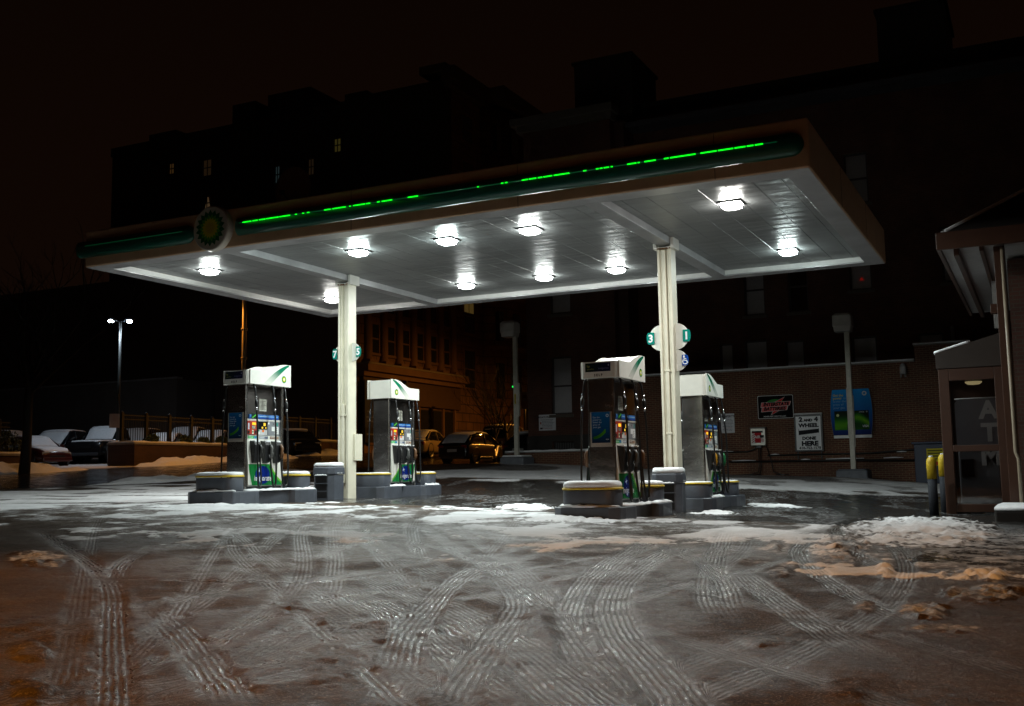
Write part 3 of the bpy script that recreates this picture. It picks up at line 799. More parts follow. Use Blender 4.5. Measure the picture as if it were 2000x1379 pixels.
def patch_snow(name, parent, pts, seed, h=.035):
    """irregular snow strip along a ledge, pts = centre line with half widths"""
    rnd = random.Random(seed); mb = MB(); rings = []
    line = smooth_line([(p[0], p[1]) for p in pts], 6)
    ws = np.interp(np.linspace(0, 1, len(line)), np.linspace(0, 1, len(pts)), [p[3] for p in pts])
    zs = np.interp(np.linspace(0, 1, len(line)), np.linspace(0, 1, len(pts)), [p[2] for p in pts])
    for i, (x, y) in enumerate(line):
        a = line[min(i + 1, len(line) - 1)]; b = line[max(i - 1, 0)]
        tx, ty = a[0] - b[0], a[1] - b[1]; l = math.hypot(tx, ty) or 1; nx, ny = -ty / l, tx / l
        w = ws[i] * rnd.uniform(.75, 1.15); hh = h * rnd.uniform(.6, 1.2) * (.35 if i in (0, len(line) - 1) else 1)
        rings.append([(x + nx * w, y + ny * w, zs[i] - .004), (x + nx * w * .8, y + ny * w * .8, zs[i] + hh * .6), (x, y, zs[i] + hh), (x - nx * w * .8, y - ny * w * .8, zs[i] + hh * .55), (x - nx * w, y - ny * w, zs[i] - .004)])
    mb.loft(rings, True, True)
    return mb.build(name, SNOW, parent)

def island(cx, yc, lab, snowy, seed):
    """dog-bone shaped kerbed island, wide ends, narrow waist"""
    zt = {CX[0]: -.225, CX[1]: -.49}[cx]
    zg = min(gz(cx - .5, yc), gz(cx + .5, yc)) - .05
    o = thing('pump_island', lab, 'pump island', (cx, yc, zt), 0, 'grey kerbed pump islands')
    h = zt - zg
    half = [(.36, 1.26), (.50, 1.16), (.53, 1.02), (.53, .62), (.50, .50), (.40, .42)]
    outl = [(-a, b) for a, b in half[::-1]][0:0]
    right = [(a, -b) for a, b in half] + [(a, b) for a, b in half[::-1]]
    left = [(-a, b) for a, b in half] + [(-a, -b) for a, b in half[::-1]]
    outl = right + left
    mb = MB(); mb.prism(outl, FZ, -h, 0); mb.build('curb', GREY, o, bevel=.02, seg=3)
    for k, (ya, yb) in enumerate(snowy):
        patch_snow('snow', o, [(.34, ya, 0, .13), (.42, ya + (yb - ya) * .3, 0, .10), (.40, (ya + yb) / 2, 0, .07), (.44, yb - .2, 0, .08), (.40, yb, 0, .10)], seed + k, .04)
    if seed % 2:
        patch_snow('snow', o, [(-.45, -1.05, 0, .06), (-.20, -1.2, 0, .05), (.15, -1.2, 0, .05), (.42, -1.0, 0, .08)], seed + 9, .04)
    for s, nm in ((-1, 'near'), (1, 'far')):
        gd = thing('island_guard', GL[(cx, yc, s)], 'island guard', (cx, yc + s * .93, zt), 0, 'yellow rimmed guards on the island ends')
        pl = [(.42 * math.copysign(abs(math.cos(a)) ** .62, math.cos(a)), .25 * math.copysign(abs(math.sin(a)) ** .62, math.sin(a))) for a in np.linspace(0, 2 * PI, 40, endpoint=False)]
        mb = MB(); mb.prism(pl, FZ, 0, .235, True); mb.build('drum', GREY, gd, bevel=.006)
        mb = MB(); rg = [[(p * 1.035, q * 1.05, hh) for p, q in pl] for hh in (.243, .265)]; mb.loft([[(p * .99, q * .99, .241) for p, q in pl]] + rg + [[(p * 1.0, q * 1.0, .272) for p, q in pl]], True, True)
        mb.build('rim', YELLOW, gd)
        thick = GS[(cx, yc, s)]
        snow_cap('snow_cap', [(p * .99, q * .99) for p, q in pl], .270, .270 + thick, gd)
YF, YBK = 15.25, 19.87
GL = {(CX[0], YF, -1): 'grey snow topped guard at the near end of the front left island', (CX[0], YF, 1): 'grey guard between the front left pump and the slotted bin',
      (CX[1], YF, -1): 'grey guard with thick snow at the near end of the front right island', (CX[1], YF, 1): 'grey snowy guard between the front right pump and the litter bin',
      (CX[0], YBK, -1): 'grey guard between the left column and the rear left pump', (CX[0], YBK, 1): 'grey guard at the far end of the rear left island',
      (CX[1], YBK, -1): 'grey guard with little snow between the fluted column and the rear right pump', (CX[1], YBK, 1): 'grey guard at the far end of the rear right island'}
GS = {k: v for k, v in zip(GL, (.06, .06, .095, .07, .022, .03, .02, .02))}
island(CX[0], YF, 'grey kerbed island with snow under the front left pump', [(-.75, 1.1)], 1)
island(CX[1], YF, 'dark kerbed island with snow under the front right pump', [(-.8, 1.2)], 5)
island(CX[0], YBK, 'grey kerbed island under the rear left pump, mostly clear of snow', [(-.8, -.3), (.7, 1.1)], 8)
island(CX[1], YBK, 'dark kerbed island under the rear right pump beside puddles', [(-.9, -.35)], 12)

def pump(cx, yc, zt, flip, num, label, seed):
    rz = PI if flip else 0.0
    p = thing('fuel_pump', label, 'fuel pump', (cx, yc, zt), rz, 'fuel pumps under the canopy')
    rnd = random.Random(seed)
    # stainless end pillars and spine
    for s in (-1, 1):
        mb = MB(); mb.box(-.205, .205, s * .50 - .035, s * .50 + .035, 0.0, 1.90); mb.build('end_pillar', STEEL, p, bevel=.018, seg=3)
    mb = MB(); mb.box(-.07, .07, -.46, .46, 1.22, 1.90); mb.box(-.16, .16, -.46, .46, 1.84, 1.90); mb.build('spine', mk('brushed_panel', (.22, .20, .19), .33, 1.0, var=.2, vs=2, bump=.2, bs=2), p)
    # cabinet
    mb = MB(); prof = [(-.20, .07), (.20, .07), (.225, .10), (.225, .47), (.165, .97), (-.165, .97), (-.225, .47), (-.225, .10)]
    mb.prism(prof, Fr((0, .462, 0), (1, 0, 0), (0, 0, 1)), 0, .924); mb.build('cabinet', WHITE, p, bevel=.008)
    mb = MB(); mb.box(-.19, .19, -.45, .45, 0, .075); mb.build('plinth', BLACK, p)
    # head with the displays
    mb = MB(); mb.box(-.175, .175, -.462, .462, .972, 1.235); mb.build('display_head', mk('head_grey', (.30, .31, .33), .4, var=.08), p, bevel=.008)
    mb = MB(); mb.box(-.19, .19, -.462, .462, 1.237, 1.262); mb.build('head_ledge', WHITE, p, bevel=.004)
    # valance: body, two faces with the sweep, ends
    def top(u):      # u along local +y, sweep high towards +y
        q = (u + .12) / .60; return 2.125 + (.0 if q <= 0 else .155 * math.sin(min(q, 1) * PI / 2) ** 1.2) - .02 * max(0, u - .45)
    rgs = []
    for u in (-.597, -.585, -.56, -.53, -.3, -.1, 0, .1, .2, .3, .4, .5, .54, .57, .590, .597):
        q = max(0, abs(u) - .527) / .07; wv = .285 - .07 * (1 - math.sqrt(max(0, 1 - min(q, 1) ** 2)))
        rgs.append([(-wv, u, 1.875), (wv, u, 1.875), (wv, u, top(u) - .012), (-wv, u, top(u) - .012)])
    mb = MB(); mb.loft(rgs, True, False); mb.build('valance', WHITE, p)
    us = np.linspace(-.53, .60, 30)
    for s in (-1, 1):
        mb = MB(); F = Fr((s * .286, 0, 0), (0, s, 0), (0, 0, 1))
        low = [(s * -.53, 1.876), (s * .60, 1.872)]
        outl = [(s * u, top(u)) for u in us]
        pl = ([low[0], low[1]] + outl[::-1]) if s > 0 else ([low[1], low[0]] + outl)
        mb.prism(pl, F, 0.0, .022)
        fc = mb.build('sweep_panel', WHITE, p)
        mb = MB()   # printed sweep fading towards its tail, and the emblem
        up_ = [(u, top(u) - .002) for u in np.linspace(.10, .56, 12)]
        N = 22
        def upper(k):
            q = k / N; u = .545 - .70 * q; return u, min(top(u) - .002, 2.278 - .37 * q ** 1.5)
        def lower(k):
            q = k / N; u = .545 - .54 * q; return u, 2.262 - .375 * q ** 1.15 - .012
        for k in range(N):
            a, b, c, d_ = upper(k), upper(k + 1), lower(k + 1), lower(k)
            f = max(0.0, (k / N - .35) / .65); f = f * f * (3 - 2 * f)
            mb.col = tuple(g * (1 - f) + w * f for g, w in zip((.004, .16, .085), (.70, .68, .62)))
            q = [(s * a[0], a[1]), (s * b[0], b[1]), (s * c[0], c[1]), (s * d_[0], d_[1])]
            mb.poly(q if s < 0 else q[::-1], F, .0235)
        mb.burst(F, s * .40, 2.005, .072, .024)
        mb.build('sweep_print', GLOSSP, fc)
    
    # end sign (on the end that faces away from the column)
    mb = MB(); F = Fr((0, -.597, 0), (1, 0, 0), (0, 0, 1))
    N = 8
    for k in range(N):
        f = k / N
        mb.col = (.004 + .002 * f, .020 * (1 - f) + .004 * f, .012 * (1 - f) + .05 * f)
        mb.rect(F, -.205 + .40 * k / N, -.205 + .40 * (k + 1) / N, 1.965, 2.095, .002)
    mb.col = (.30, .30, .08); mb.text(F, 'bp', .05, -.155, 2.035, .004, bold=.001); mb.text(F, 'gasoline', .034, -.12, 1.995, .004)
    mb.col = (.16, .16, .34); mb.text(F, 'invigorate', .042, .085, 2.0, .004)
    mb.col = (.35, .35, .45); mb.poly([(.15, 2.055), (.158, 2.062), (.165, 2.075), (.170, 2.062), (.18, 2.055), (.170, 2.05), (.165, 2.035), (.158, 2.05)], F, .004)
    mb.col = (.03, .025, .02); mb.text(F, 'S E L F', .048, 0, 1.898, .004, bold=.002)
    mb.build('end_sign', PRINT, p)
    # poster in a frame on the end pillar
    pf = MB(); F = Fr((0, -.535, 0), (1, 0, 0), (0, 0, 1))
    pf.slab(F, -.17, .17, .86, 1.375, .0, .014); pfo = pf.build('poster_frame', mk('poster_frame', (.34, .30, .25), .4, .4), p, bevel=.004)
    if not flip or True:
        mb = MB(); N = 12
        for k in range(N):
            f = k / N; mb.col = (.003, .085 * (1 - f) + .012 * f, .24 * (1 - f) + .03 * f)
            mb.rect(F, -.145, .145, 1.37 - .455 * (k + 1) / N, 1.37 - .455 * k / N, .0155)
        for k in range(14):
            a = k / 14; mb.col = (.02 + .05 * a, .12 + .16 * a, .01)
            u = -.12 + .19 * a; v = 1.0 + .10 * a * a; mb.poly([(u, v - .03), (u + .02, v - .026), (u + .02, v + .012 + .02 * a), (u, v + .008 + .02 * a)], F, .0165)
        mb.col = (.45, .5, .55); mb.text(F, 'Get the\npower to\nlower the\nprice of\nyour gas.', .036, -.125, 1.28, .0168, align='LEFT')
        mb.prism([(.105 + .024 * math.cos(a), 1.315 + .024 * math.sin(a)) for a in np.linspace(0, 2 * PI, 16, endpoint=False)], F, .016, .0168)
        mb.col = (.003, .07, .2); mb.prism([(.105 + .012 * math.cos(a), 1.315 + .012 * math.sin(a)) for a in np.linspace(0, 2 * PI, 12, endpoint=False)], F, .016, .0172)
        mb.col = (.5, .5, .5); mb.text(F, 'VISA', .026, .10, .955, .0168)
        mb.build('poster', GLOSSP, pfo)
    # both working faces
    for s in (-1, 1):
        face(p, s, num if s == (1 if not flip else -1) else None, rnd)
    return p

def face(p, s, num, rnd):
    F = Fr((s * .177, 0, 0), (0, s, 0), (0, 0, 1))       # u runs to the viewer's right; s*u>0 is towards the column
    H = [(s * 1)]
    # red card reader, screen, side panel
    mb = MB(); mb.slab(F, -.455, -.185, .985, 1.228, 0, .018); rd = mb.build('card_reader', REDP, p, bevel=.005)
    mb = MB(); mb.slab(F, -.335, -.235, 1.155, 1.20, .0182, .021); mb.build('reader_screen', mk('amber_display', (.4, .2, .0), .4, var=0, emit=1.3, ecol=(1.0, .50, .03)), rd)
    mb = MB(); F2 = F
    mb.col = (.55, .62, .72); mb.rect(F2, -.445, -.405, 1.075, 1.185, .0195)
    mb.col = (.02, .02, .02); mb.rect(F2, -.345, -.245, 1.085, 1.145, .0195); mb.rect(F2, -.45, -.40, 1.0, 1.05, .0195); mb.rect(F2, -.27, -.22, .998, 1.06, .0195)
    for i in range(4):
        for j in range(3):
            mb.col = (.45, .45, .47) if (i + j) % 4 else (.65, .45, .05)
            mb.rect(F2, -.338 + .024 * i, -.320 + .024 * i, 1.09 + .018 * j, 1.103 + .018 * j, .0205)
    mb.col = (.75, .8, .65); mb.rect(F2, -.335, -.295, .995, 1.065, .0195); mb.col = (.02, .28, .10); mb.rect(F2, -.33, -.30, 1.02, 1.05, .0205)
    mb.build('reader_print', PRINT, rd)
    mb = MB(); mb.slab(F, -.165, .085, 1.085, 1.222, 0, .012); scn = mb.build('price_screen', GLASS, p, bevel=.003)
    mb = MB()
    am = mk('amber_digits', (.3, .2, .0), .4, var=0, emit=.9, ecol=(1.0, .62, .06))
    mb.rect(F, -.02, .04, 1.145, 1.20, .0135); mb.rect(F, -.07, -.03, 1.095, 1.13, .0135); mb.rect(F, .03, .06, 1.095, 1.125, .0135); mb.build('lit_digits', am, scn)
    mb = MB(); mb.col = (.55, .55, .56); mb.rect(F, -.165, .085, .985, 1.078, .004)
    mb.col = (.01, .25, .12); mb.rect(F, -.16, -.12, 1.045, 1.072, .006)
    mb.col = (.75, .75, .72); mb.rect(F, -.16, -.11, .99, 1.04, .006); mb.rect(F, .055, .08, .99, 1.07, .006)
    mb.col = (.8, .18, .03); mb.rect(F, -.05, .01, 1.035, 1.075, .006)
    mb.col = (.20, .205, .22); mb.rect(F, .10, .455, .985, 1.228, .004)
    mb.col = (.70, .70, .68); mb.rect(F, .115, .155, 1.18, 1.215, .006); mb.rect(F, .215, .42, 1.06, 1.14, .006); mb.rect(F, .30, .42, 1.005, 1.06, .006)
    mb.col = (.05, .05, .05)
    for k in range(3): mb.poly([(.33, 1.02 + .035 * k), (.345, 1.015 + .035 * k), (.375, 1.04 + .035 * k), (.36, 1.045 + .035 * k)], F, .0075)
    mb.prism([(.27 + .013 * math.cos(a), 1.19 + .013 * math.sin(a)) for a in np.linspace(0, 2 * PI, 10, endpoint=False)], F, .005, .0065)
    if num: mb.col = (.0, .30, .24); mb.text(F, num, .085, .375, 1.155, .0065, bold=.003)
    mb.col = (.80, .80, .78); mb.rect(F, -.46, .46, 1.228, 1.236, .006)
    mb.build('panel_stickers', PRINT, p)
    # blue topper leaning over the head
    T = Fr((s * .185, 0, 0), (0, s, 0), (0, 0, 1))
    mb = MB(); mb.slab(T, -.42, .40, 1.263, 1.345, -.02, .01); tp = mb.build('topper_board', mk('topper_blue', (.02, .12, .36), .35), p, bevel=.003)
    mb = MB(); mb.col = (.03, .16, .45); mb.rect(T, -.41, .39, 1.295, 1.335, .0115); mb.col = (.02, .06, .28); mb.rect(T, -.41, .39, 1.27, 1.295, .0115)
    mb.col = (.005, .03, .02); mb.rect(T, -.36, -.20, 1.268, 1.36, .013); mb.col = (.10, .5, .05); mb.poly([(-.35, 1.285), (-.31, 1.285), (-.21, 1.345), (-.23, 1.355)], T, .0145)
    mb.col = (.45, .6, .75)
    for k in range(16): mb.rect(T, -.17 + .034 * k, -.17 + .034 * k + .022, 1.309, 1.320, .0135)
    mb.build('topper_print', PRINT, tp)
    # grade labels
    mb = MB(); G2 = Fr((s * .172, 0, 0), (0, s, 0), (0, 0, 1))
    mb.col = (.70, .70, .64); mb.rect(G2, -.46, .46, .905, .972, .003)
    for k, (u, c1, c2) in enumerate(((-.30, (.03, .40, .10), (.05, .2, .4)), (0, (.30, .32, .36), (.12, .14, .2)), (.30, (.16, .07, .03), (.4, .28, .2)))):
        mb.col = c1; mb.rect(G2, u - .125, u + .125, .915, .962, .005); mb.col = c2; mb.rect(G2, u + .04, u + .12, .92, .957, .006)
        mb.col = (.7, .7, .7)
        for q in range(4): mb.rect(G2, u - .105 + .03 * q, u - .088 + .03 * q, .932, .946, .0065)
    mb.build('grade_label', PRINT, p)
    # lower graphic: green sweep leaning away from the column side, blue dot and word
    P_ = Fr((s * .226, 0, 0), (0, s, 0), (0, 0, 1)); q = s
    mb = MB()
    def X(pts, d): mb.poly(pts if q > 0 else [(-a, b) for a, b in pts][::-1], P_, d)
    mb.col = (.012, .20, .045); X([(-.36, .09), (.455, .09), (.455, .11), (.33, .20), (.20, .33), (.09, .463), (-.455, .463), (-.44, .36)], .0015)
    mb.col = (.16, .45, .04); X([(.455, .11), (.455, .155), (.34, .235), (.215, .36), (.135, .463), (.09, .463), (.20, .33), (.33, .20)], .0025)
    c0 = -.08 * q
    mb.col = (.006, .05, .14); mb.poly([(c0 + .205 * math.cos(a), .27 + .165 * math.sin(a)) for a in np.linspace(0, 2 * PI, 28, endpoint=False)], P_, .003)
    mb.col = (.005, .02, .20); mb.poly([(c0 + .185 * math.cos(a), .27 + .150 * math.sin(a)) for a in np.linspace(0, 2 * PI, 28, endpoint=False)], P_, .004)
    mb.col = (.75, .85, .9)
    sx_ = c0 - .08
    mb.poly([(sx_ + (.055 if k % 2 == 0 else .014) * math.cos(k * PI / 4 + .25), .345 + (.055 if k % 2 == 0 else .014) * math.sin(k * PI / 4 + .25)) for k in range(8)], P_, .005)
    mb.col = (.8, .8, .8); mb.text(P_, 'invigorate', .135, c0, .17, .0055, bold=.002, shear=.18, sx=.88)
    mb.col = (.62, .60, .55)
    mb.build('graphic_panel', GLOSSP, p)
    # nozzle boots, nozzles and hoses
    cols = [mk('nozzle_black', (.015, .015, .015), .4), mk('nozzle_grey', (.10, .10, .095), .4), mk('nozzle_brown', (.13, .06, .025), .45)]
    if num == '1': cols = [mk('nozzle_yellow', (.45, .22, .015), .45), mk('nozzle_grey', (.10, .10, .095), .4), mk('nozzle_green', (.01, .16, .05), .45)]
    for k, u in enumerate((-.30, -.01, .28)):
        mb = MB()
        prof = [(.17, .88), (.285, .855), (.30, .80), (.275, .50), (.215, .475)]
        mb.prism([(a, b) for a, b in prof], Fr((0, s * u - .075, 0), (s, 0, 0), (0, 0, 1)), 0, -.15 * s)
        bt = mb.build('nozzle_boot', BLACK, p, bevel=.008)
        mb = MB(); mb.box(min(s * .19, s * .29), max(s * .19, s * .29), s * u - .07, s * u + .07, .856, .880); sn = mb.build('boot_ledge', SNOW if rnd.random() < .8 else WHITE, bt, bevel=.006)
        xo = s * .315; yo = s * (u + .045)
        mb = MB()
        mb.tube([(s * .27, yo, .80), (xo, yo, .79), (s * .335, yo, .745), (s * .325, yo, .66), (s * .315, yo, .56)], [.022, .030, .034, .030, .022], 10)
        mb.tube([(s * .325, yo + .012 * s, .72), (s * .355, yo + .02 * s, .65), (s * .335, yo + .015 * s, .57)], [.009, .011, .009], 6)
        nz = mb.build('nozzle', cols[k], p)
        mb = MB(); mb.tube([(s * .30, yo, .575), (s * .255, yo, .70), (s * .25, yo, .78)], .013, 8); mb.build('spout', CHROME, nz)
        # hose: from the valance down, a loop near the island, up to the nozzle
        hu = (-.385, .14, .47)[k] + rnd.uniform(-.015, .015); hy = s * hu; low_ = (.03, .025, .02)[k] + rnd.uniform(0, .02)
        xh = s * .345
        pts = [(s * .24, hy, 1.885), (s * .285, hy, 1.80), (s * .31, hy, 1.55), (xh, hy, 1.2), (xh + s * .01, hy, .75), (xh + s * .015, hy + s * .01, .34)]
        mid = (hy + yo) / 2
        pts += [(xh + s * .02, hy + (mid - hy) * .28, .12), (xh + s * .02, mid - (mid - hy) * .25, low_ + .035), (xh + s * .02, mid + (yo - mid) * .25, low_ + .03), (xh + s * .01, yo - (yo - mid) * .2, .13), (s * .335, yo, .30), (s * .318, yo, .48), (s * .315, yo, .57)]
        sm = []
        P3 = [np.array(a) for a in pts]; P3 = [2 * P3[0] - P3[1]] + P3 + [2 * P3[-1] - P3[-2]]
        for i in range(1, len(P3) - 2):
            for t_ in np.linspace(0, 1, 5, endpoint=False):
                a, b, c, d_ = P3[i - 1:i + 3]
                sm.append(.5 * (2 * b + (c - a) * t_ + (2 * a - 5 * b + 4 * c - d_) * t_ * t_ + (3 * b - a - 3 * c + d_) * t_ ** 3))
        sm.append(P3[-2])
        mb = MB(); mb.tube(sm, .0165, 8); hs = mb.build('hose', RUBBER, p)
        mb = MB(); zq = 1.46
        mb.tube([(s * .316, hy, 1.60), (s * .318, hy, 1.56), (s * .322, hy, 1.50), (s * .325, hy, 1.46)], [.020, .030, .030, .020], 10)
        mb.build('breakaway', BLACK, hs)
        mb = MB(); mb.tube([(s * .326, hy, 1.46), (s * .329, hy, 1.41)], .019, 10); mb.build('swivel', CHROME, hs); mb = MB(); mb.tube([(s * .312, hy, 1.66), (s * .315, hy, 1.60)], .017, 10); mb.build('ferrule', CHROME, hs)
    # notice on the spine above the head
    N_ = Fr((s * .0715, 0, 0), (0, s, 0), (0, 0, 1))
    mb = MB(); mb.col = (.50, .49, .42); mb.rect(N_, .0, .20, 1.42, 1.64, .002); mb.col = (.16, .15, .13)
    for k in range(7): mb.rect(N_, .02, .18 - .03 * (k % 3), 1.45 + .024 * k, 1.458 + .024 * k, .003)
    mb.build('notice', PRINT, p)

pump(CX[0], YF, -.225, False, '5', 'fuel pump marked 5 with dark screens in front of the left column', 1)
pump(CX[1], YF, -.49, False, '3', 'fuel pump in shadow on the front right island with orange lit steel end', 2)
pump(CX[0], YBK, -.225, True, '5', 'bright fuel pump behind the left column, sweep high at its near end', 3)
pump(CX[1], YBK, -.49, True, '1', 'fuel pump behind the fluted column with yellow and green nozzles', 4)

def bin_(x, y, label, loc_rot, cap):
    z = gz(x, y) - .01
    b = thing('litter_bin', label, 'litter bin', (x, y, z), loc_rot, 'grey litter bins beside the columns')
    w = .245; ch = .09
    oct_ = [(w, -w + ch), (w, w - ch), (w - ch, w), (-w + ch, w), (-w, w - ch), (-w, -w + ch), (-w + ch, -w), (w - ch, -w)]
    mb = MB(); mb.prism(oct_, FZ, 0, .50); mb.build('body', GREY, b, bevel=.01)
    mb = MB(); mb.loft([[(p * 1.06, q * 1.06, .505) for p, q in oct_], [(p * 1.08, q * 1.08, .53) for p, q in oct_], [(p * 1.05, q * 1.05, .64) for p, q in oct_], [(p * .80, q * .80, .70) for p, q in oct_]], True)
    mb.build('lid', GREY, b, bevel=.008)
    mb = MB(); F = FY(-w)
    for z0, z1 in ((.345, .475), (.06, .175), (.20, .325)):
        mb.slab(F, -.13, .13, z0, z1, -.02, .004)
    mb.build('slot', BLACK, b, bevel=.004)
    mb = MB(); mb.slab(F, -.15, .15, .478, .492, 0, .05); mb.slab(F, -.15, .15, .328, .342, 0, .03); lg = mb.build('ledge', GREY, b, bevel=.003)
    snow_cap('snow_cap', [(p * 1.0, q * 1.0) for p, q in oct_], .665, .70 + cap, b)
    patch_snow('snow', b, [(-.14, -w - .02, .493, .025), (0, -w - .03, .493, .02), (.14, -w - .02, .493, .025)], 3, .022)
    patch_snow('snow', b, [(w + .006, -.16, .53, .012), (w + .010, .0, .53, .012), (w + .006, .17, .53, .012)], 4, .018)
bin_(-12.70, 17.42, 'grey slotted litter bin with snowy lid beside the left column', .0, .04)
bin_(-5.70, 17.42, 'grey slotted litter bin with thick snowy lid before the fluted column', .12, .055)

# ------------------------------------------------------------------ brick yard wall and the things on it
BRK = mk_brick('yard_brick', (.125, .036, .017), (.082, .024, .012), (.21, .16, .092), 'x')
BRKD = mk_brick('dark_brick', (.10, .030, .017), (.07, .022, .013), (.085, .06, .04), 'x')
WY = 36.0
w = thing('brick_wall', 'long brown brick yard wall with a snow line along its coping', 'wall', (-13.0, WY, -.6))
og = (-13.0, WY, -.6)
mb = MB(); mb.box(-14.6, -3.5, WY, WY + .3, -1.2, 3.33); mb.box(-3.5, -1.9, WY - .02, WY + .28, -1.2, 3.83); mb.box(-1.9, 9, WY, WY + .3, -1.2, 3.86)
mb.build('masonry', BRK, w, org=og)
mb = MB(); mb.box(-14.65, -3.52, WY - .05, WY + .35, 3.33, 3.37); mb.box(-3.53, -1.88, WY - .07, WY + .35, 3.83, 3.87); mb.build('coping', CONC, w, org=og)
mb = MB(); xs = np.linspace(-14.65, -3.53, 60); rg = []
for x in xs:
    h = .055 + .015 * (fbm(np.array([x * 3]), np.array([.3]), 3)[0] - .5)
    rg.append([(x, WY - .055, 3.37), (x, WY - .03, 3.37 + h), (x, WY + .2, 3.38 + h), (x, WY + .35, 3.37)])
mb.loft(rg, True, True)
xs = np.linspace(-3.54, -1.9, 12); mb.loft([[(x, WY - .075, 3.87), (x, WY - .05, 3.92), (x, WY + .2, 3.92), (x, WY + .35, 3.87)] for x in xs], True, True)
mb.build('snow', SNOW, w, org=og)

def pipe(name, pts, r, label, mat=IRON, snow=False):
    o = thing(name, label, 'pipe', pts[0]); mb = MB(); mb.tube(pts, r, 8); mb.build('tube', mat, o, org=pts[0])
    if snow:
        for a, b in snow:
            mb = MB(); mb.tube([(a, pts[0][1], pts[0][2] + r * .9), ((a + b) / 2, pts[0][1], pts[0][2] + r * 1.2), (b, pts[0][1], pts[0][2] + r * .9)], [.012, .022, .012], 6); mb.build('snow', SNOW, o, org=pts[0])
pipe('wall_pipe', [(-10.2, WY - .08, .60), (-8.95, WY - .08, .60), (-8.7, WY - .1, .68), (-8.62, WY - .1, .85)], .022, 'thin dark conduit feeding the air machine on the brick wall', snow=[(-9.9, -9.45)])
pipe('wall_pipe', [(-9.6, WY - .10, .27), (-6.0, WY - .10, .25), (-3.45, WY - .10, .20)], .03, 'long horizontal pipe low on the brick wall with snow on it', snow=[(-9.5, -8.7), (-7.2, -6.9), (-6.4, -5.2), (-4.6, -4.0)])
pipe('wall_pipe', [(-8.3, WY - .09, .46), (-5.0, WY - .09, .46), (-3.6, WY - .09, .55), (-3.45, WY - .09, .62)], .024, 'upper horizontal pipe running past the card poster low on the wall', snow=[(-8.2, -7.9), (-4.2, -3.9)])
pipe('vent_pipe', [(-2.38, WY + .6, 2.0), (-2.38, WY + .6, 4.45)], .05, 'vent pipe standing up behind the right end of the wall', CONC)
pipe('vent_pipe', [(-1.75, WY + .7, 2.0), (-1.75, WY + .7, 4.3)], .035, 'thinner vent pipe close to the store gable', IRON)
pipe('wall_conduit', [(-13.35, WY - .05, 3.05), (-13.35, WY - .05, 1.30), (-13.38, WY - .05, 1.28)], .018, 'thin vertical conduit on the wall right of the front right pump', CONC)
wl = thing('wall_lamp', 'unlit bullet shaped wall lamp near the right end of the wall', 'wall lamp', (-3.86, WY, 3.1))
mb = MB(); mb.box(-.07, .07, -.05, 0, -.10, .10); mb.build('backplate', CONC, wl)
mb = MB(); mb.lathe([(.01, .19), (.07, .15), (.10, .05), (.105, -.12), (.09, -.16)], (0, -.14, 0), 'z', 14); mb.build('hood', mk('lamp_hood', (.34, .34, .34), .5), wl)
mb = MB(); mb.tube([(-.06, -.12, -.1), (-.07, -.2, -.26)], .03, 8); mb.tube([(.06, -.12, -.1), (.07, -.2, -.26)], .03, 8); mb.build('spot_head', CONC, wl)

# battery sign
s = thing('battery_sign', 'black rectangular battery sign with red slanted lettering on the brick wall', 'sign', (-7.97, WY, 2.07)); F = FY(0)
mb = MB(); mb.prism(rrect(1.21, .80, .05, 4), F, .02, .05); b_ = mb.build('board', mk('matt_black', (.006, .006, .006), .8, var=.1, spec=.08), s)
mb = MB(); F = FY(-.051)
mb.col = (.7, .7, .68); o_ = rrect(1.19, .78, .045, 4); i_ = rrect(1.155, .745, .035, 4); n = len(o_)
mb.add([F(*q, 0) for q in o_] + [F(*q, 0) for q in i_], [(k, (k + 1) % n, n + (k + 1) % n, n + k) for k in range(n)])
mb.col = (.04, .26, .05); mb.poly([(.0 + .37 * math.cos(a), .02 + .24 * math.sin(a)) for a in np.linspace(0, 2 * PI, 36, endpoint=False)], F, .001)
mb.col = (.003, .003, .003); mb.poly([(.0 + .36 * math.cos(a), .0 + .24 * math.sin(a)) for a in np.linspace(PI, 2 * PI, 20)], F, .0015)
mb.col = (.36, .36, .34); mb.poly([(.335, .335), (-.14, .12), (.0, .05), (-.17, -.285), (.14, -.13), (.06, .0)], F, .002)
mb.col = (.62, .03, .03); mb.poly([(.305, .31), (-.10, .12), (.03, .05), (-.13, -.255), (.12, -.12), (.09, .03)], F, .003)
mb.col = (.6, .6, .58); mb.poly([(-.50, -.005), (-.465, .16), (.525, .175), (.475, .03), (.43, .02), (.385, -.12), (-.485, -.165), (-.455, -.02)], F, .004)
mb.col = (.70, .13, .13); mb.poly([(-.485, .003), (-.455, .15), (.505, .165), (.46, .035)], F, .005); mb.poly([(-.465, -.15), (-.435, -.012), (.40, .02), (.37, -.11)], F, .005)
mb.col = (.004, .004, .004); mb.text(F, 'INTERSTATE', .155, .02, .042, .0062, bold=.009, shear=.22, sx=.98); mb.text(F, 'BATTERIES', .155, -.03, -.108, .0062, bold=.009, shear=.22, sx=.98)
mb.col = (.65, .65, .64); mb.text(F, 'POWER FAST. BUILT TO LAST.', .056, -.03, -.335, .003, bold=.002, shear=.1)
mb.build('lettering', PRINT, b_)

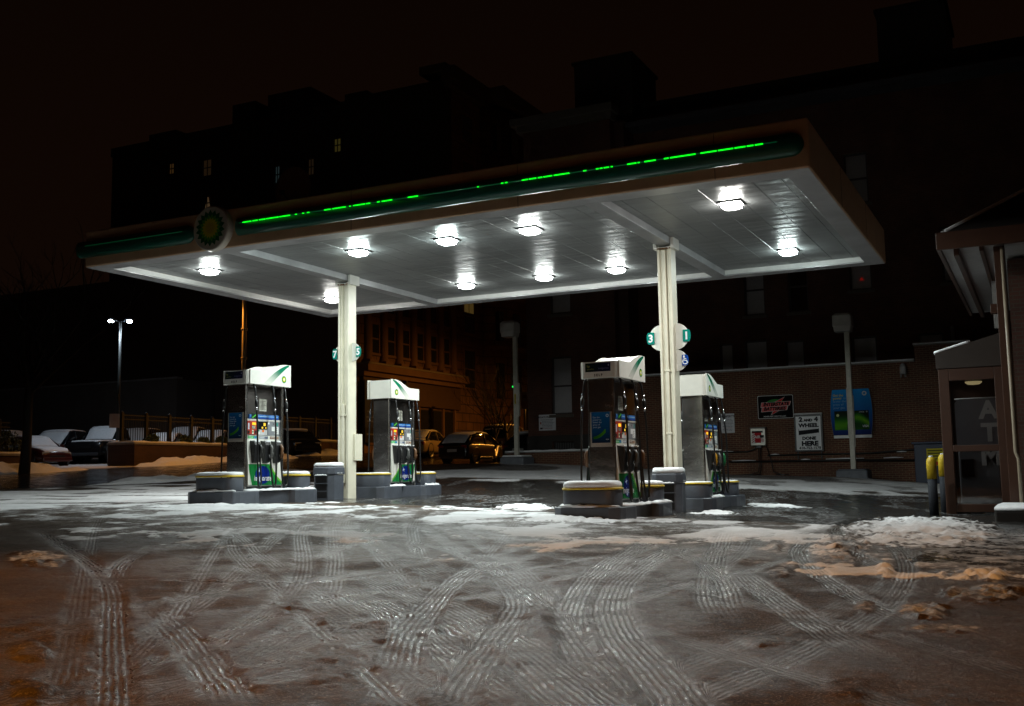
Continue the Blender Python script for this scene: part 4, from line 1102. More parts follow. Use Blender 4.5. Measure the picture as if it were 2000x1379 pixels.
# alignment sign
s = thing('alignment_sign', 'white wheel alignment sign in a black frame leaning on the brick wall', 'sign', (-6.91, WY, 1.16))
F = FY(0)
mb = MB(); mb.slab(F, -.46, .46, -.60, .62, .03, .10); mb.box(-.40, -.36, -.07, -.03, -.85, -.60); mb.box(.36, .40, -.07, -.03, -.85, -.60); mb.build('frame', BLACK, s, bevel=.008)
mb = MB(); mb.slab(F, -.40, .40, -.55, .55, .10, .108); b_ = mb.build('panel', mk('sign_white', (.74, .75, .77), .4, var=.06), s)
snow_cap('snow_cap', [(-.46, -.11), (.46, -.11), (.46, -.02), (-.46, -.02)], .62, .665, s)
mb = MB(); F = FY(-.1085); mb.col = (.006, .008, .012)
mb.text(F, '2', .20, -.24, .385, .001, bold=.012, sx=1.15); mb.text(F, 'AND', .115, .0, .385, .001, bold=.008, sx=1.1); mb.text(F, '4', .20, .26, .385, .001, bold=.012, sx=1.15)
mb.text(F, 'WHEEL', .165, .01, .20, .001, bold=.010, sx=1.18)
mb.poly([(-.32, -.075), (.34, -.055), (.34, .15), (-.32, .15)], F, .001)
mb.text(F, 'DONE', .135, .01, -.215, .001, bold=.009, sx=1.15); mb.text(F, 'HERE', .205, .03, -.41, .001, bold=.013, sx=1.12); mb.text(F, '410-752-1578', .115, .03, -.525, .001, bold=.005, sx=1.08)
mb.col = (.74, .75, .77); mb.poly([(-.32, -.076), (.34, -.056), (.34, .01), (-.32, -.06)], F, .002); mb.poly([(-.31, .085), (-.31, .149), (.33, .149), (.33, .135)], F, .0015)
mb.col = (.006, .008, .012); mb.text(F, 'ALIGNMENTS', .118, .015, -.022, .003, bold=.004, sx=.92, rot=.09)
mb.build('lettering', PRINT, b_)

# air machine with its hoses
s = thing('air_machine', 'small red fronted air machine box on the brick wall with hoses below', 'air machine', (-8.56, WY, 1.08))
mb = MB(); mb.box(-.25, .25, -.22, 0, -.29, .29); b_ = mb.build('case', mk('pale_box', (.55, .54, .48), .35, .4, var=.15), s, bevel=.02)
mb = MB(); mb.box(-.27, .27, -.24, .0, .29, .32); mb.build('lid', CONC, s, bevel=.01)
mb = MB(); F = FY(-.2205)
mb.col = (.42, .014, .022); mb.rect(F, -.20, .12, -.20, .20, .001); mb.col = (.01, .01, .01); mb.rect(F, -.20, .17, .14, .20, .002); mb.rect(F, .06, .205, -.03, .06, .003)
mb.col = (.62, .62, .6); mb.rect(F, -.21, -.10, -.24, .12, .002); mb.rect(F, .10, .20, -.20, -.04, .002)
mb.col = (.35, .015, .02)
for k in range(4):
    mb.poly([(-.21, -.20 + .07 * k), (-.10, -.13 + .07 * k), (-.10, -.105 + .07 * k), (-.21, -.175 + .07 * k)], F, .003); mb.poly([(.10, -.13 + .03 * k), (.20, -.19 + .03 * k), (.20, -.178 + .03 * k), (.10, -.118 + .03 * k)], F, .003)
mb.col = (.7, .7, .7); mb.text(F, 'AIR', .13, -.015, -.045, .0045, bold=.003)
mb.build('front_print', PRINT, b_)
mb = MB(); mb.box(-.08, .08, -.16, -.04, -.36, -.29); mb.build('socket', DGREY, s)
zg_ = gz(-8.56, 35.7) - 1.08
mb = MB(); mb.tube([(-.02, -.1, -.35), (-.02, -.12, -.9), (-.03, -.18, zg_ + .12), (-.3, -.3, zg_ + .04), (-.7, -.35, zg_ + .03), (-.3, -.5, zg_ + .03), (.1, -.35, zg_ + .03)], .016, 7)
mb.tube([(.05, -.1, -.35), (.05, -.13, -.95), (.04, -.2, zg_ + .10), (.0, -.35, zg_ + .03)], .016, 7); mb.tube([(.24, -.1, -.29), (.40, -.15, -.8), (.48, -.25, zg_ + .12), (.8, -.4, zg_ + .03), (1.0, -.3, zg_ + .03), (.6, -.42, zg_ + .03)], .016, 7)
mb.build('hose', RUBBER, s)

# bulging card poster
s = thing('card_poster', 'bulging blue and green card poster on the wall behind the lamp post', 'poster', (-5.52, WY, 1.76))
def ov(v): return .66 - .085 * ((v - .02) / .78) ** 2 * (1.0 if v > 0 else .9)
vs_ = np.linspace(-.70, .78, 26)
mb = MB(); pl = [(ov(v), v) for v in vs_] + [(-ov(v), v) for v in vs_[::-1]]
mb.prism(pl, FY(0), .02, .10); b_ = mb.build('panel', DGREY, s)
mb = MB(); F = FY(-.101)
for a, b in zip(vs_[:-1], vs_[1:]):
    f = ((a + b) / 2 + .70) / 1.48; mb.col = (.004 + .0 * f, .02 + .26 * f ** 1.5, .14 + .56 * f ** 1.2)
    mb.poly([(-ov(a) + .01, a), (ov(a) - .01, a), (ov(b) - .01, b), (-ov(b) + .01, b)], F, .0)
# the printed card: a green wave on black
for i in range(28):
    for j in range(14):
        u0 = -.54 + 1.08 * i / 28; v0 = -.54 + .62 * j / 14; x = (i + .5) / 28; y = (j + .5) / 14
        wv = .38 + .26 * math.sin(5.4 * x - 1.9); g = math.exp(-((y - wv) / .17) ** 2) * (.25 + .75 * x if y > wv else .6 + .2 * x) + .25 * max(0, wv - y)
        if x < .35: g = max(g, .65 * math.exp(-((y - .25) / .3) ** 2))
        mb.col = (.004 + .20 * g * g, .012 + .48 * g, .004 + .004 * g)
        mb.rect(F, u0, u0 + 1.08 / 28, v0, v0 + .62 / 14, .002)
mb.col = (.62, .68, .30); mb.poly([(-.43 + .045 * math.cos(a), -.06 + .045 * math.sin(a)) for a in np.linspace(0, 2 * PI, 18, endpoint=False)], F, .004)
mb.col = (.55, .5, .12); mb.text(F, 'Get the', .105, -.56, .56, .003, 'LEFT', bold=.003); mb.text(F, 'power', .105, -.56, .465, .003, 'LEFT', bold=.003)
mb.col = (.22, .42, .62); mb.text(F, 'to', .105, -.24, .465, .003, 'LEFT'); mb.text(F, 'lower the\nprice of\nyour gas.', .105, -.56, .365, .003, 'LEFT')
mb.col = (.65, .68, .70); mb.text(F, 'VISA', .10, .42, -.46, .004, bold=.003, shear=.15); mb.text(F, 'CHASE', .055, .32, .015, .004)
def ringp(cx, cy, r0, r1, n=20):
    mb.add([F(cx + r * math.cos(a), cy + r * math.sin(a), .003) for r in (r0, r1) for a in np.linspace(0, 2 * PI, n, endpoint=False)], [(k, (k + 1) % n, n + (k + 1) % n, n + k) for k in range(n)])
mb.col = (.62, .68, .72); ringp(.43, .63, .035, .075)
mb.col = (.6, .62, .64); ringp(.48, .035, .012, .024)
mb.build('poster_print', PRINT, b_)
mb = MB(); mb.slab(FY(-.0), -.585, .60, -.80, -.71, .02, .105); mb.build('bottom_strip', mk('sign_white', (.56, .57, .60), .4), s)

def paper_sign(name, x, z, wd, ht, y, title, label, rows, seed, extra=None):
    s = thing(name, label, 'sign', (x, y, z)); F = FY(0)
    mb = MB(); mb.slab(F, -wd / 2, wd / 2, -ht / 2, ht / 2, .005, .02); b_ = mb.build('board', mk('notice_board', (.62, .63, .66), .45, var=.1), s)
    mb = MB(); F = FY(-.0205); mb.col = (.03, .03, .05)
    rnd = random.Random(seed)
    mb.text(F, title, .105 * wd / .46 * (8 / len(title)) ** .75, 0, ht / 2 - .13, .001, bold=.003)
    y0 = ht / 2 - .17; stp = (ht - .22) / rows
    for k in range(rows):
        l = wd * rnd.uniform(.6, .86); mb.col = (.16, .16, .19) if not (k in (6, 9)) else (.30, .12, .12)
        x_ = -l / 2
        while x_ < l / 2:
            q = rnd.uniform(.02, .07); mb.rect(F, x_, min(x_ + q, l / 2), y0 - stp * (k + .7), y0 - stp * (k + .3), .001); x_ += q + .014
    mb.col = (.10, .10, .11)
    if extra:
        mb.col = (.35, .06, .04); mb.rect(F, -wd / 2 + .05, -wd / 2 + .10, -.06, .02, .0015); mb.col = (.03, .03, .04); mb.rect(F, -wd / 2 + .05, -wd / 2 + .15, -ht / 2 + .05, -ht / 2 + .11, .0015)
    mb.build('lettering', PRINT, b_)
paper_sign('property_sign', -9.62, 1.58, .46, .66, WY, 'PROPERTY', 'white property notice on the brick wall beside the rear right pump', 9, 4)
paper_sign('parking_sign', -16.83, 1.90, .70, .60, 36.97, 'PRIVATE PROPERTY', 'white private property sign on the dark building above the low wall', 7, 9, True)

# low garden wall
lw = thing('low_brick_wall', 'low brick wall with a snowy top in front of the dark building', 'wall', (-16, 35.2, 0))
mb = MB(); mb.box(-17.7, -14.3, 35.2, 35.5, -.5, .73); mb.build('masonry', BRK, lw, org=(-16, 35.2, 0))
mb = MB(); mb.box(-17.75, -14.25, 35.15, 35.55, .73, .77); mb.build('coping', CONC, lw, org=(-16, 35.2, 0))
mb = MB(); mb.loft([[(x, 35.14, .77), (x, 35.18, .82), (x, 35.45, .83 + .02 * math.sin(x * 9)), (x, 35.56, .77)] for x in np.linspace(-17.75, -14.25, 30)], True, True); mb.build('snow', SNOW, lw, org=(-16, 35.2, 0))

# ------------------------------------------------------------------ shoebox lamp posts (unlit)
def shoebox(x, y, hz, hx, label, rot):
    z = gz(x, y) - .05
    p = thing('lamp_post', label, 'lamp post', (x, y, z), 0, 'unlit square lamp posts at the back of the forecourt')
    mb = MB(); mb.loft([[(a, b, 0) for a, b in rrect(.95, .95, .04, 2)], [(a, b, .26) for a, b in rrect(.93, .93, .05, 2)], [(a, b, .32) for a, b in rrect(.80, .80, .08, 2)]], True); mb.build('footing', mk('blue_concrete', (.13, .14, .16), .7, var=.2, bump=.2), p)
    if rot: snow_cap('snow_cap', [(a, b) for a, b in rrect(.86, .86, .1, 3)], .30, .36, p)
    H = hz - z
    mb = MB(); mb.box(-.075, .075, -.075, .075, .3, H); mb.build('pole', mk('post_paint', (.50, .48, .41), .5, var=.2), p, bevel=.012)
    mb = MB(); mb.box(.077, .135, -.06, .06, 1.75, 2.95) if rot else mb.box(.077, .10, -.03, .03, 1.0, 2.6)
    if not rot: mb.box(-.10, -.077, -.05, .05, 1.30, 2.85)
    mb.build('conduit', mk('post_paint', (.50, .48, .41), .5), p, bevel=.005)
    F = FY(-.076)
    if rot:
        mb = MB(); mb.col = (.55, .42, .03); mb.rect(F, -.03, .035, 2.2, 2.55, .001); mb.col = (.05, .04, .01)
        for k in range(7): mb.rect(F, -.02, .025, 2.22 + .045 * k, 2.245 + .045 * k, .002)
        mb.build('sticker', PRINT, p)
    hd = MB()
    cx = hx
    rg = [[(cx + a, b, H + h) for a, b in rrect(w_, w_ * .95, .05, 3)] for h, w_ in ((-.02, .50), (.13, .545), (.15, .585), (.47, .575), (.55, .44))]
    hd.loft(rg, True); h_ = hd.build('lamp_head', mk('head_paint', (.46, .44, .40), .5, var=.12), p)
    mb = MB(); mb.box(cx - .22, cx + .22, -.20, .20, H - .035, H - .015); mb.build('lens', mk('dull_lens', (.25, .26, .26), .3), h_)
    return p
shoebox(-5.32, 34.5, 4.28, -.10, 'pale square headed lamp post in front of the card poster', False)
shoebox(-16.93, 34.5, 4.95, -.20, 'pale square headed lamp post in front of the low brick wall', True)

# ------------------------------------------------------------------ dark brick building behind the wall
BY = 38.5
bd = thing('brick_building', 'tall dark brick building behind the yard wall, roofs stepped at the top', 'building', (-10, BY, 0)); og = (-10, BY, 0)
def wall_holes(x0, x1, z0, z1, holes, y, th):
    """vertical wall facing -Y with window openings"""
    xs = sorted({x0, x1, *[q for h in holes for q in h[:2]]}); zs = sorted({z0, z1, *[q for h in holes for q in h[2:4]]})
    mb = MB()
    for a, b in zip(xs[:-1], xs[1:]):
        z_prev = None
        runs = []
        for c, d in zip(zs[:-1], zs[1:]):
            m = ((a + b) / 2, (c + d) / 2)
            if any(h[0] < m[0] < h[1] and h[2] < m[1] < h[3] for h in holes): continue
            if runs and abs(runs[-1][1] - c) < 1e-6: runs[-1][1] = d
            else: runs.append([c, d])
        for c, d in runs: mb.box(a, b, y, y + th, c, d)
    return mb
right = [(-10.49, -10.0, 2.6, 4.62), (-9.56, -8.74, 2.6, 4.66), (-8.10, -7.43, 2.6, 4.57), (-5.78, -4.95, 2.6, 4.54), (-9.5, -8.75, 5.6, 7.5), (-5.75, -5.0, 6.2, 8.1), (-7.9, -7.2, 5.6, 7.5), (-3.6, -2.8, 2.6, 4.5), (-5.75, -4.95, 9.3, 11.1), (-9.5, -8.75, 9.3, 11.1), (-2.7, -1.9, 6.2, 8.1)]
wall_holes(-14.0, 9.0, -1, 13.35, right, BY, .4).build('wall', BRKD, bd, org=og)
LEFTY = 37.0
left = [(-16.66, -15.82, 2.2, 4.38), (-16.66, -15.80, 6.05, 8.2), (-16.62, -15.75, .70, 1.15), (-16.66, -15.80, 9.7, 11.7)]
wall_holes(-17.66, -14.0, -.5, 13.35, left, LEFTY, .4).build('wall', BRKD, bd, org=og)
SIDEB = mk_brick('dark_brick_side', (.085, .03, .018), (.06, .022, .014), (.075, .06, .045), 'y')
for bx_ in ((-14.0, -13.6, LEFTY + .4, BY, -.5, 13.35), (-17.66, -17.26, LEFTY + .4, 60, -.5, 13.35), (8.6, 9.0, BY + .4, 60, -1, 13.35)):
    mb = MB(); mb.box(*bx_); mb.build('side_wall', SIDEB, bd, org=og)
mb = MB(); mb.box(-13.79, 9.2, BY - .12, BY + .5, 13.36, 13.7); mb.build('cornice', mk('dark_stone', (.09, .075, .06), .8, var=.2), bd, org=og)
mb = MB(); mb.box(-17.9, -13.9, LEFTY - .12, LEFTY + .5, 13.36, 13.62); mb.box(-18.1, -13.8, LEFTY - .3, LEFTY + .5, 13.62, 13.9)
mb.box(-17.7, -14.02, LEFTY - .03, LEFTY, .95, 1.18) if False else None
mb.build('cornice', mk('dark_stone', (.09, .075, .06), .8, var=.2), bd, org=og)
mb = MB(); mb.box(-17.6, 9, LEFTY + .6, 60, 13.1, 13.3); mb.build('roof', DGREY, bd, org=og)
mb = MB(); mb.box(-17.7, -14.02, LEFTY - .05, LEFTY - .002, -.5, .68); mb.box(-17.7, -16.65, LEFTY - .05, LEFTY - .002, .68, 1.40); mb.box(-15.73, -14.02, LEFTY - .05, LEFTY - .002, .68, 1.40); mb.box(-16.65, -15.73, LEFTY - .05, LEFTY - .002, 1.17, 1.40)
mb.build('stone_base', mk('black_stone', (.022, .018, .015), .7, var=.2), bd, org=og)
mb = MB(); mb.box(-13.6, 3.0, BY + .6, 56, 13.7, 14.5); mb.build('attic', mk('black_stone', (.022, .018, .015), .7), bd, org=og)
for nm, a in (('stair_head', (-15.9, -13.5, LEFTY + 1.2, 41.2, 13.5, 16.2)), ('stair_head', (-4.45, -2.15, BY + .8, 43, 13.5, 16.4))):
    mb = MB(); mb.box(*a); mb.box(a[0] - .08, a[1] + .08, a[2] - .08, a[3] + .08, a[5], a[5] + .12); mb.build(nm, mk('black_stone', (.022, .018, .015), .7), bd, org=og)
BLIND = mk('window_blind', (.46, .45, .46), .65, var=.08)
PANE = mk('window_pane', (.02, .02, .022), .04, var=0, spec=.9)
def pane_mat():
    m = bpy.data.materials.new('clear_pane'); nt, b = nodes_of(m)
    g = nt.nodes.new('ShaderNodeBsdfGlossy'); g.inputs['Roughness'].default_value = .02
    t_ = nt.nodes.new('ShaderNodeBsdfTransparent'); mx = nt.nodes.new('ShaderNodeMixShader'); fr = nt.nodes.new('ShaderNodeFresnel'); fr.inputs['IOR'].default_value = 1.6
    nt.links.new(fr.outputs[0], mx.inputs[0]); nt.links.new(t_.outputs[0], mx.inputs[1]); nt.links.new(g.outputs[0], mx.inputs[2])
    nt.links.new(mx.outputs[0], nt.nodes['Material Output'].inputs['Surface'])
    return m
CLEAR = pane_mat()
def sash(h, y, par, og, blind=True, bars=True, lit=None):
    x0, x1, z0, z1 = h; mb = MB(); f = .055; ya, yb_ = y + .13, y + .19
    mb.box(x0, x0 + f, ya, yb_, z0, z1); mb.box(x1 - f, x1, ya, yb_, z0, z1); mb.box(x0 + f, x1 - f, ya, yb_, z0, z0 + f); mb.box(x0 + f, x1 - f, ya, yb_, z1 - f, z1)
    if bars: zm = (z0 + z1) / 2 - .02; mb.box(x0 + f, x1 - f, ya - .015, yb_ - .01, zm - .03, zm + .03)
    wo = mb.build('window', mk('sash_paint', (.045, .04, .04), .5), par, org=og)
    mb = MB(); mb.box(x0 + f, x1 - f, y + .165, y + .170, z0 + f, z1 - f); mb.build('pane', CLEAR, wo, org=og)
    mb = MB(); mb.box(x0 + .01, x1 - .01, y + .24, y + .26, z0 + .02, z1 - .02); mb.build('blind', (lit or BLIND) if blind else mk('dark_room', (.01, .01, .01), .9), wo, org=og)
    mb = MB(); mb.box(x0 - .08, x1 + .08, y - .06, y - .002, z0 - .13, z0 - .02); mb.build('sill', mk('dark_stone', (.09, .075, .06), .8), wo, org=og)
for k, h in enumerate(right): sash(h, BY, bd, og, blind=k in (0, 1, 2, 3, 4, 5, 7, 8, 10), bars=k != 1)
for k, h in enumerate(left):
    if k == 2: continue
    sash(h, LEFTY, bd, og)
mb = MB(); mb.box(-16.62, -15.75, LEFTY + .2, LEFTY + .22, .70, 1.15); wo = mb.build('basement_window', mk('dull_pane', (.09, .09, .09), .5), bd, org=og)
mb = MB()
for k in range(9): mb.box(-16.60 + .1 * k, -16.575 + .1 * k, LEFTY + .05, LEFTY + .08, .70, 1.15)
mb.build('bars', IRON, wo, org=og)
mb = MB(); mb.lathe([(.0, .05), (.05, .0), (.0, -.05)], (-5.37, BY + .21, 6.62), 'z', 10); mb.box(-5.45, -5.28, BY + .205, BY + .215, 6.55, 6.58); mb.build('red_lamp', mk('red_glow', (.2, .0, .0), .5, var=0, emit=.10, ecol=(1, .03, .015)), bd, org=og)

# ------------------------------------------------------------------ store with its deep eave, ATM booth, bollards
BRWN = mk('brown_trim', (.062, .025, .013), .5, var=.18, vs=3)
st = thing('store_building', 'low store with wide brown eave and snow edged hip roof, cut by the frame', 'building', (0, 19, -.9)); og = (0, 19, -.9)
mb = MB(); mb.box(-.36, 7, 19.6, 26, -1.1, 3.45); mb.build('wall', mk_brick('store_brick', (.085, .03, .018), (.065, .024, .015), (.07, .055, .04), 'x'), st, org=og)
mb = MB(); zs_ = 3.50
mb.box(-1.28, 8, 18.15, 26.6, zs_, zs_ + .03); mb.build('eave_soffit', mk('soffit_white', (.42, .42, .42), .6, var=.12), st, org=og)
mb = MB(); mb.box(-1.34, 8.06, 18.09, 18.15, 3.44, 3.72); mb.box(-1.34, -1.28, 18.15, 26.6, 3.44, 3.72)
mb.box(-1.10, -1.02, 18.3, 26.4, 3.36, 3.495); mb.box(-.72, -.66, 18.3, 26.4, 3.40, 3.495)
mb.build('eave_fascia', BRWN, st, org=og, bevel=.006)
mb = MB()
mb.add([(-1.22, 18.2, 3.73), (8, 18.2, 3.73), (8, 26.5, 3.73), (-1.22, 26.5, 3.73), (2.2, 21.6, 6.0), (8, 21.6, 6.0), (8, 23, 6.0), (2.2, 23, 6.0)], [(0, 1, 5, 4), (1, 2, 6, 5), (2, 3, 7, 6), (3, 0, 4, 7), (4, 5, 6, 7), (3, 2, 1, 0)])
mb.build('roof', mk('roof_shingle', (.03, .025, .022), .85, var=.3, vs=9, bump=.5), st, org=og)
mb = MB()
for k in range(1): mb.tube([(-1.20, 18.22, 3.76), (.5, 19.92, 4.91), (2.2, 21.62, 6.03)], .03, 6)
mb.tube([(-1.25, 18.2, 3.74), (-1.25, 26.5, 3.74)], .025, 6); mb.build('roof_snow', SNOW, st, org=og)
mb = MB(); mb.box(-.52, -.36, 18.36, 18.6, -1.1, 3.46); mb.box(-.62, -.50, 18.42, 18.56, 2.4, 2.55); mb.build('pilaster', BRWN, st, org=og, bevel=.006)
mb = MB(); mb.tube([(-.395, 18.30, 3.42), (-.395, 18.30, .2), (-.36, 18.30, .1), (-.36, 18.30, -.85)], .028, 8); mb.build('downspout', mk('spout_paint', (.34, .28, .20), .45), st, org=og)
mb = MB(); mb.box(-.66, -.44, 20.9, 21.0, 2.45, 3.3); mb.build('vent_box', CONC, st, org=og)

bt = thing('atm_booth', 'narrow brown glazed cash machine booth with a sloping snow edged roof', 'booth', (-1.05, 20.3, -.88)); og = (-1.05, 20.3, -.88)
bx0, bx1, by0, by1 = -1.60, -.56, 20.3, 21.7
mb = MB()
mb.box(bx0, bx0 + .17, by0, by0 + .12, -.95, 1.72); mb.box(bx1 - .14, bx1, by0, by0 + .12, -.95, 1.72)
mb.box(bx0 + .17, bx1 - .14, by0, by0 + .12, 1.50, 1.72); mb.box(bx0 + .17, bx1 - .14, by0, by0 + .12, .25, .36); mb.box(bx0 + .17, bx1 - .14, by0, by0 + .12, -.80, -.66)
mb.box(bx0, bx0 + .1, by0 + .12, by1, -.95, -.66); mb.box(bx0, bx0 + .1, by0 + .12, by1, 1.5, 1.72); mb.box(bx0, bx0 + .1, by1 - .1, by1, -.66, 1.5)
mb.box(bx1 - .1, bx1, by0 + .12, by1, -.95, 1.72); mb.box(bx0 + .1, bx1 - .1, by1 - .06, by1, -.95, 1.72)
mb.build('frame', BRWN, bt, bevel=.008, org=og)
mb = MB(); mb.prism([(bx0 - .03, 1.722), (bx1 + .03, 1.722), (bx1 + .03, 2.30), (bx0 - .03, 2.00)], FY(by0 - .03), 0, -1.5); mb.build('roof_box', mk('roof_metal', (.035, .026, .021), .5), bt, org=og)
mb = MB(); mb.loft([[(x, by0 - .05, 2.00 + (x - bx0) * .285 + .005), (x, by0 - .03, 2.045 + (x - bx0) * .28), (x, by0 + 1.4, 2.04 + (x - bx0) * .28), (x, by0 + 1.45, 1.99 + (x - bx0) * .285)] for x in np.linspace(bx0 - .05, bx0 + .55, 8)], True, True); mb.build('snow', SNOW, bt, org=og)
mb = MB(); mb.box(bx0 + .172, bx1 - .142, by0 + .05, by0 + .058, -.655, .248); mb.box(bx0 + .172, bx1 - .142, by0 + .05, by0 + .058, .362, 1.498); mb.box(bx0 + .04, bx0 + .048, by0 + .122, by1 - .102, -.655, 1.498); mb.build('glass', CLEAR, bt, org=og)
mb = MB(); mb.lathe([(.0, -.04), (.10, -.03), (.14, .0), (.14, .02)], (-1.05, by0 + .32, 1.47), 'z', 16); mb.build('ceiling_lamp', mk('dim_lamp', (.5, .45, .3), .5, var=0, emit=.20, ecol=(1.0, .80, .38)), bt, org=og)
mc = thing('cash_machine', 'grey cash machine with big ATM letters standing inside the glazed booth', 'cash machine', (-.95, 21.2, -.9)); og = (-.95, 21.2, -.9)
mb = MB(); mb.box(-1.40, -.72, 21.05, 21.5, -.9, .35); mb.build('body', mk('atm_grey', (.11, .11, .12), .5, var=.1), mc, org=og, bevel=.02)
mb = MB(); mb.prism([(-1.42, .36), (-.68, .36), (-.68, 1.22), (-1.30, 1.22), (-1.38, 1.20), (-1.42, 1.14)], FY(21.15), 0, -.2); tp = mb.build('topper', mk('atm_panel', (.16, .15, .165), .45, var=.1), mc, org=og)
mb = MB(); mb.col = (.44, .42, .42); F = FY(21.15)
for i, (ch, z) in enumerate((('A', .86), ('T', .45), ('M', .02))): mb.text(F, ch, .44, -.86, z, .004 if i < 2 else .11, bold=.018)
mb.build('lettering', PRINT, tp, org=og)
mb = MB(); mb.box(-1.36, -1.15, 21.03, 21.06, -.2, .12); mb.build('screen', GLASS, mc, org=og)
snow_cap('snow_cap', [(-1.42, 21.15), (-.68, 21.15), (-.68, 21.35), (-1.42, 21.35)], 1.215, 1.235, mc, org=og)

def bollard(x, y, h, label):
    z = gz(x, y) - .05
    b = thing('bollard', label, 'bollard', (x, y, z), 0, 'yellow topped bollards beside the booth')
    mb = MB(); mb.lathe([(.078, 0), (.078, h * .66)], (0, 0, 0), 'z', 18); mb.build('post', mk('bollard_grey', (.030, .033, .04), .7, var=.2, spec=.1), b)
    mb = MB(); mb.lathe([(.081, h * .655), (.081, h - .05), (.070, h - .01), (.045, h + .02), (.0, h + .03)], (0, 0, 0), 'z', 18); mb.build('sleeve', YELLOW, b)
    snow_cap('snow_cap', [(.04 * math.cos(a), .04 * math.sin(a)) for a in np.linspace(0, 2 * PI, 10, endpoint=False)], h + .018, h + .045, b)
bollard(-1.76, 19.8, 1.02, 'yellow topped grey bollard standing clear of the booth')
bollard(-1.66, 20.9, 1.07, 'yellow topped grey bollard close against the booth frame')

nb = thing('waste_container', 'blue container with a yellow label beside the booth, behind the bollards', 'container', (-3.05, 33.4, gz(-3.05, 33.4))); og = (-3.05, 33.4, 0)
z0 = gz(-3.05, 33.4)
mb = MB(); mb.box(-3.42, -2.3, 33.4, 34.2, z0, .66); mb.build('body', mk('blue_paint', (.004, .013, .042), .45), nb, org=(-3.05, 33.4, z0), bevel=.02)
mb = MB(); mb.box(-3.48, -2.25, 33.33, 34.25, .662, .72); mb.build('lid', mk('blue_lid', (.006, .018, .055), .45), nb, org=(-3.05, 33.4, z0), bevel=.01)
mb = MB(); F = FY(33.395); mb.col = (.50, .42, .02); mb.rect(F, -3.08, -2.6, .02, .52, .003); mb.col = (.10, .09, .02)
for k in range(4): mb.rect(F, -3.05, -2.65 - .05 * (k % 2), .44 - .08 * k, .48 - .08 * k, .004)
mb.col = (.45, .03, .02); mb.rect(F, -3.06, -2.62, .04, .14, .005)
mb.build('label_print', PRINT, nb, org=(-3.05, 33.4, z0))
pl = thing('stone_planter', 'low dark stone block with rounded snow cap at the frame edge', 'planter', (-.42, 18.0, gz(-.4, 18))); z0 = gz(-.4, 18)
mb = MB(); mb.box(-.72, .9, 17.5, 18.25, z0 - .1, z0 + .18); mb.build('block', mk('black_stone', (.022, .018, .015), .7), pl, org=(-.42, 18.0, z0), bevel=.03)
snow_cap('snow_cap', [(-.72, 17.5), (.9, 17.5), (.9, 18.25), (-.72, 18.25)], z0 + .175, z0 + .27, pl, org=(-.42, 18.0, z0))

# ------------------------------------------------------------------ far buildings
NIGHTW = mk('dark_wall', (.035, .028, .024), .9, var=.25, vs=.5)  # near-black wall tone, varied at random
STONE = mk('warm_stone', (.17, .095, .060), .85, var=.22, vs=.8, bump=.3, bs=6)
DSTONE = mk('dark_stone', (.09, .075, .06), .8, var=.2)
tw = thing('apartment_tower', 'tall dark apartment block with a few lit windows and a stepped roof', 'building', (-50, 65, 0)); og = (-50, 65, 0)
lit = [((-63.78, -63.19, 25.2, 26.1), (1.0, .50, .14), .10), ((-60.1, -59.15, 24.5, 25.85), (1.0, .55, .22), .035), ((-52.7, -52.2, 22.9, 24.26), (.45, .80, .85), .07), ((-49.5, -48.9, 23.1, 24.37), (1.0, .60, .28), .03), ((-47.06, -46.4, 24.54, 25.6), (.9, .72, .14), .085), ((-60.05, -59.2, 21.6, 22.85), (1.0, .62, .30), .16)]
dark = [(x, x + .8, z, z + 1.5) for x in np.arange(-67, -39, 3.4) for z in (12.5, 15.6, 18.7) ]
wall_holes(-70.2, -37.0, -1, 28.3, [h for h, _, _ in lit], 65, .5).build('wall', NIGHTW, tw, org=og)
mb = MB(); mb.box(-70.2, -37.4, 65.5, 82, 27.9, 28.1); mb.build('roof', DGREY, tw, org=og)
for h, c, s_ in lit:
    s_ *= .26
    x0, x1, z0, z1 = h
    mb = MB(); mb.box(x0, x1, 65.06, 65.12, (z0 + z1) / 2 - .04, (z0 + z1) / 2 + .04); mb.box((x0 + x1) / 2 - .025, (x0 + x1) / 2 + .025, 65.06, 65.12, z0, z1); wo = mb.build('window', DGREY, tw, org=og)
    mb = MB()
    if c[2] == .30: mb.prism([(x0 + .05, z0), (x1 - .1, z0), (x1 - .25, z0 + .55), ((x0 + x1) / 2 + .04, z1 - .1), ((x0 + x1) / 2 - .05, z1 - .1), (x0 + .2, z0 + .5)], FY(65.2), 0, -.03)
    else: mb.box(x0, x1, 65.2, 65.23, z0, z1)
    mb.build('lit_pane', mk('lit_room_%d' % int(s_ * 1000), (.3, .25, .2), .8, var=0, emit=s_, ecol=c), wo, org=og)
mb = MB(); mb.box(-70.3, -37, 64.9, 65.0, 27.6, 28.35); mb.box(-66, -63, 65, 67, 28.3, 28.9); mb.box(-46, -44, 65, 67, 28.3, 28.9); mb.box(-44, -37, 65, 67, 28.3, 28.55); mb.build('parapet', NIGHTW, tw, org=og)
for a in ((-57.86, -55.5, 66, 68.5, 28, 30.4), (-54.2, -50.0, 66, 70, 28, 30.6)):
    mb = MB(); mb.box(*a); mb.build('roof_hut', NIGHTW, tw, org=og)
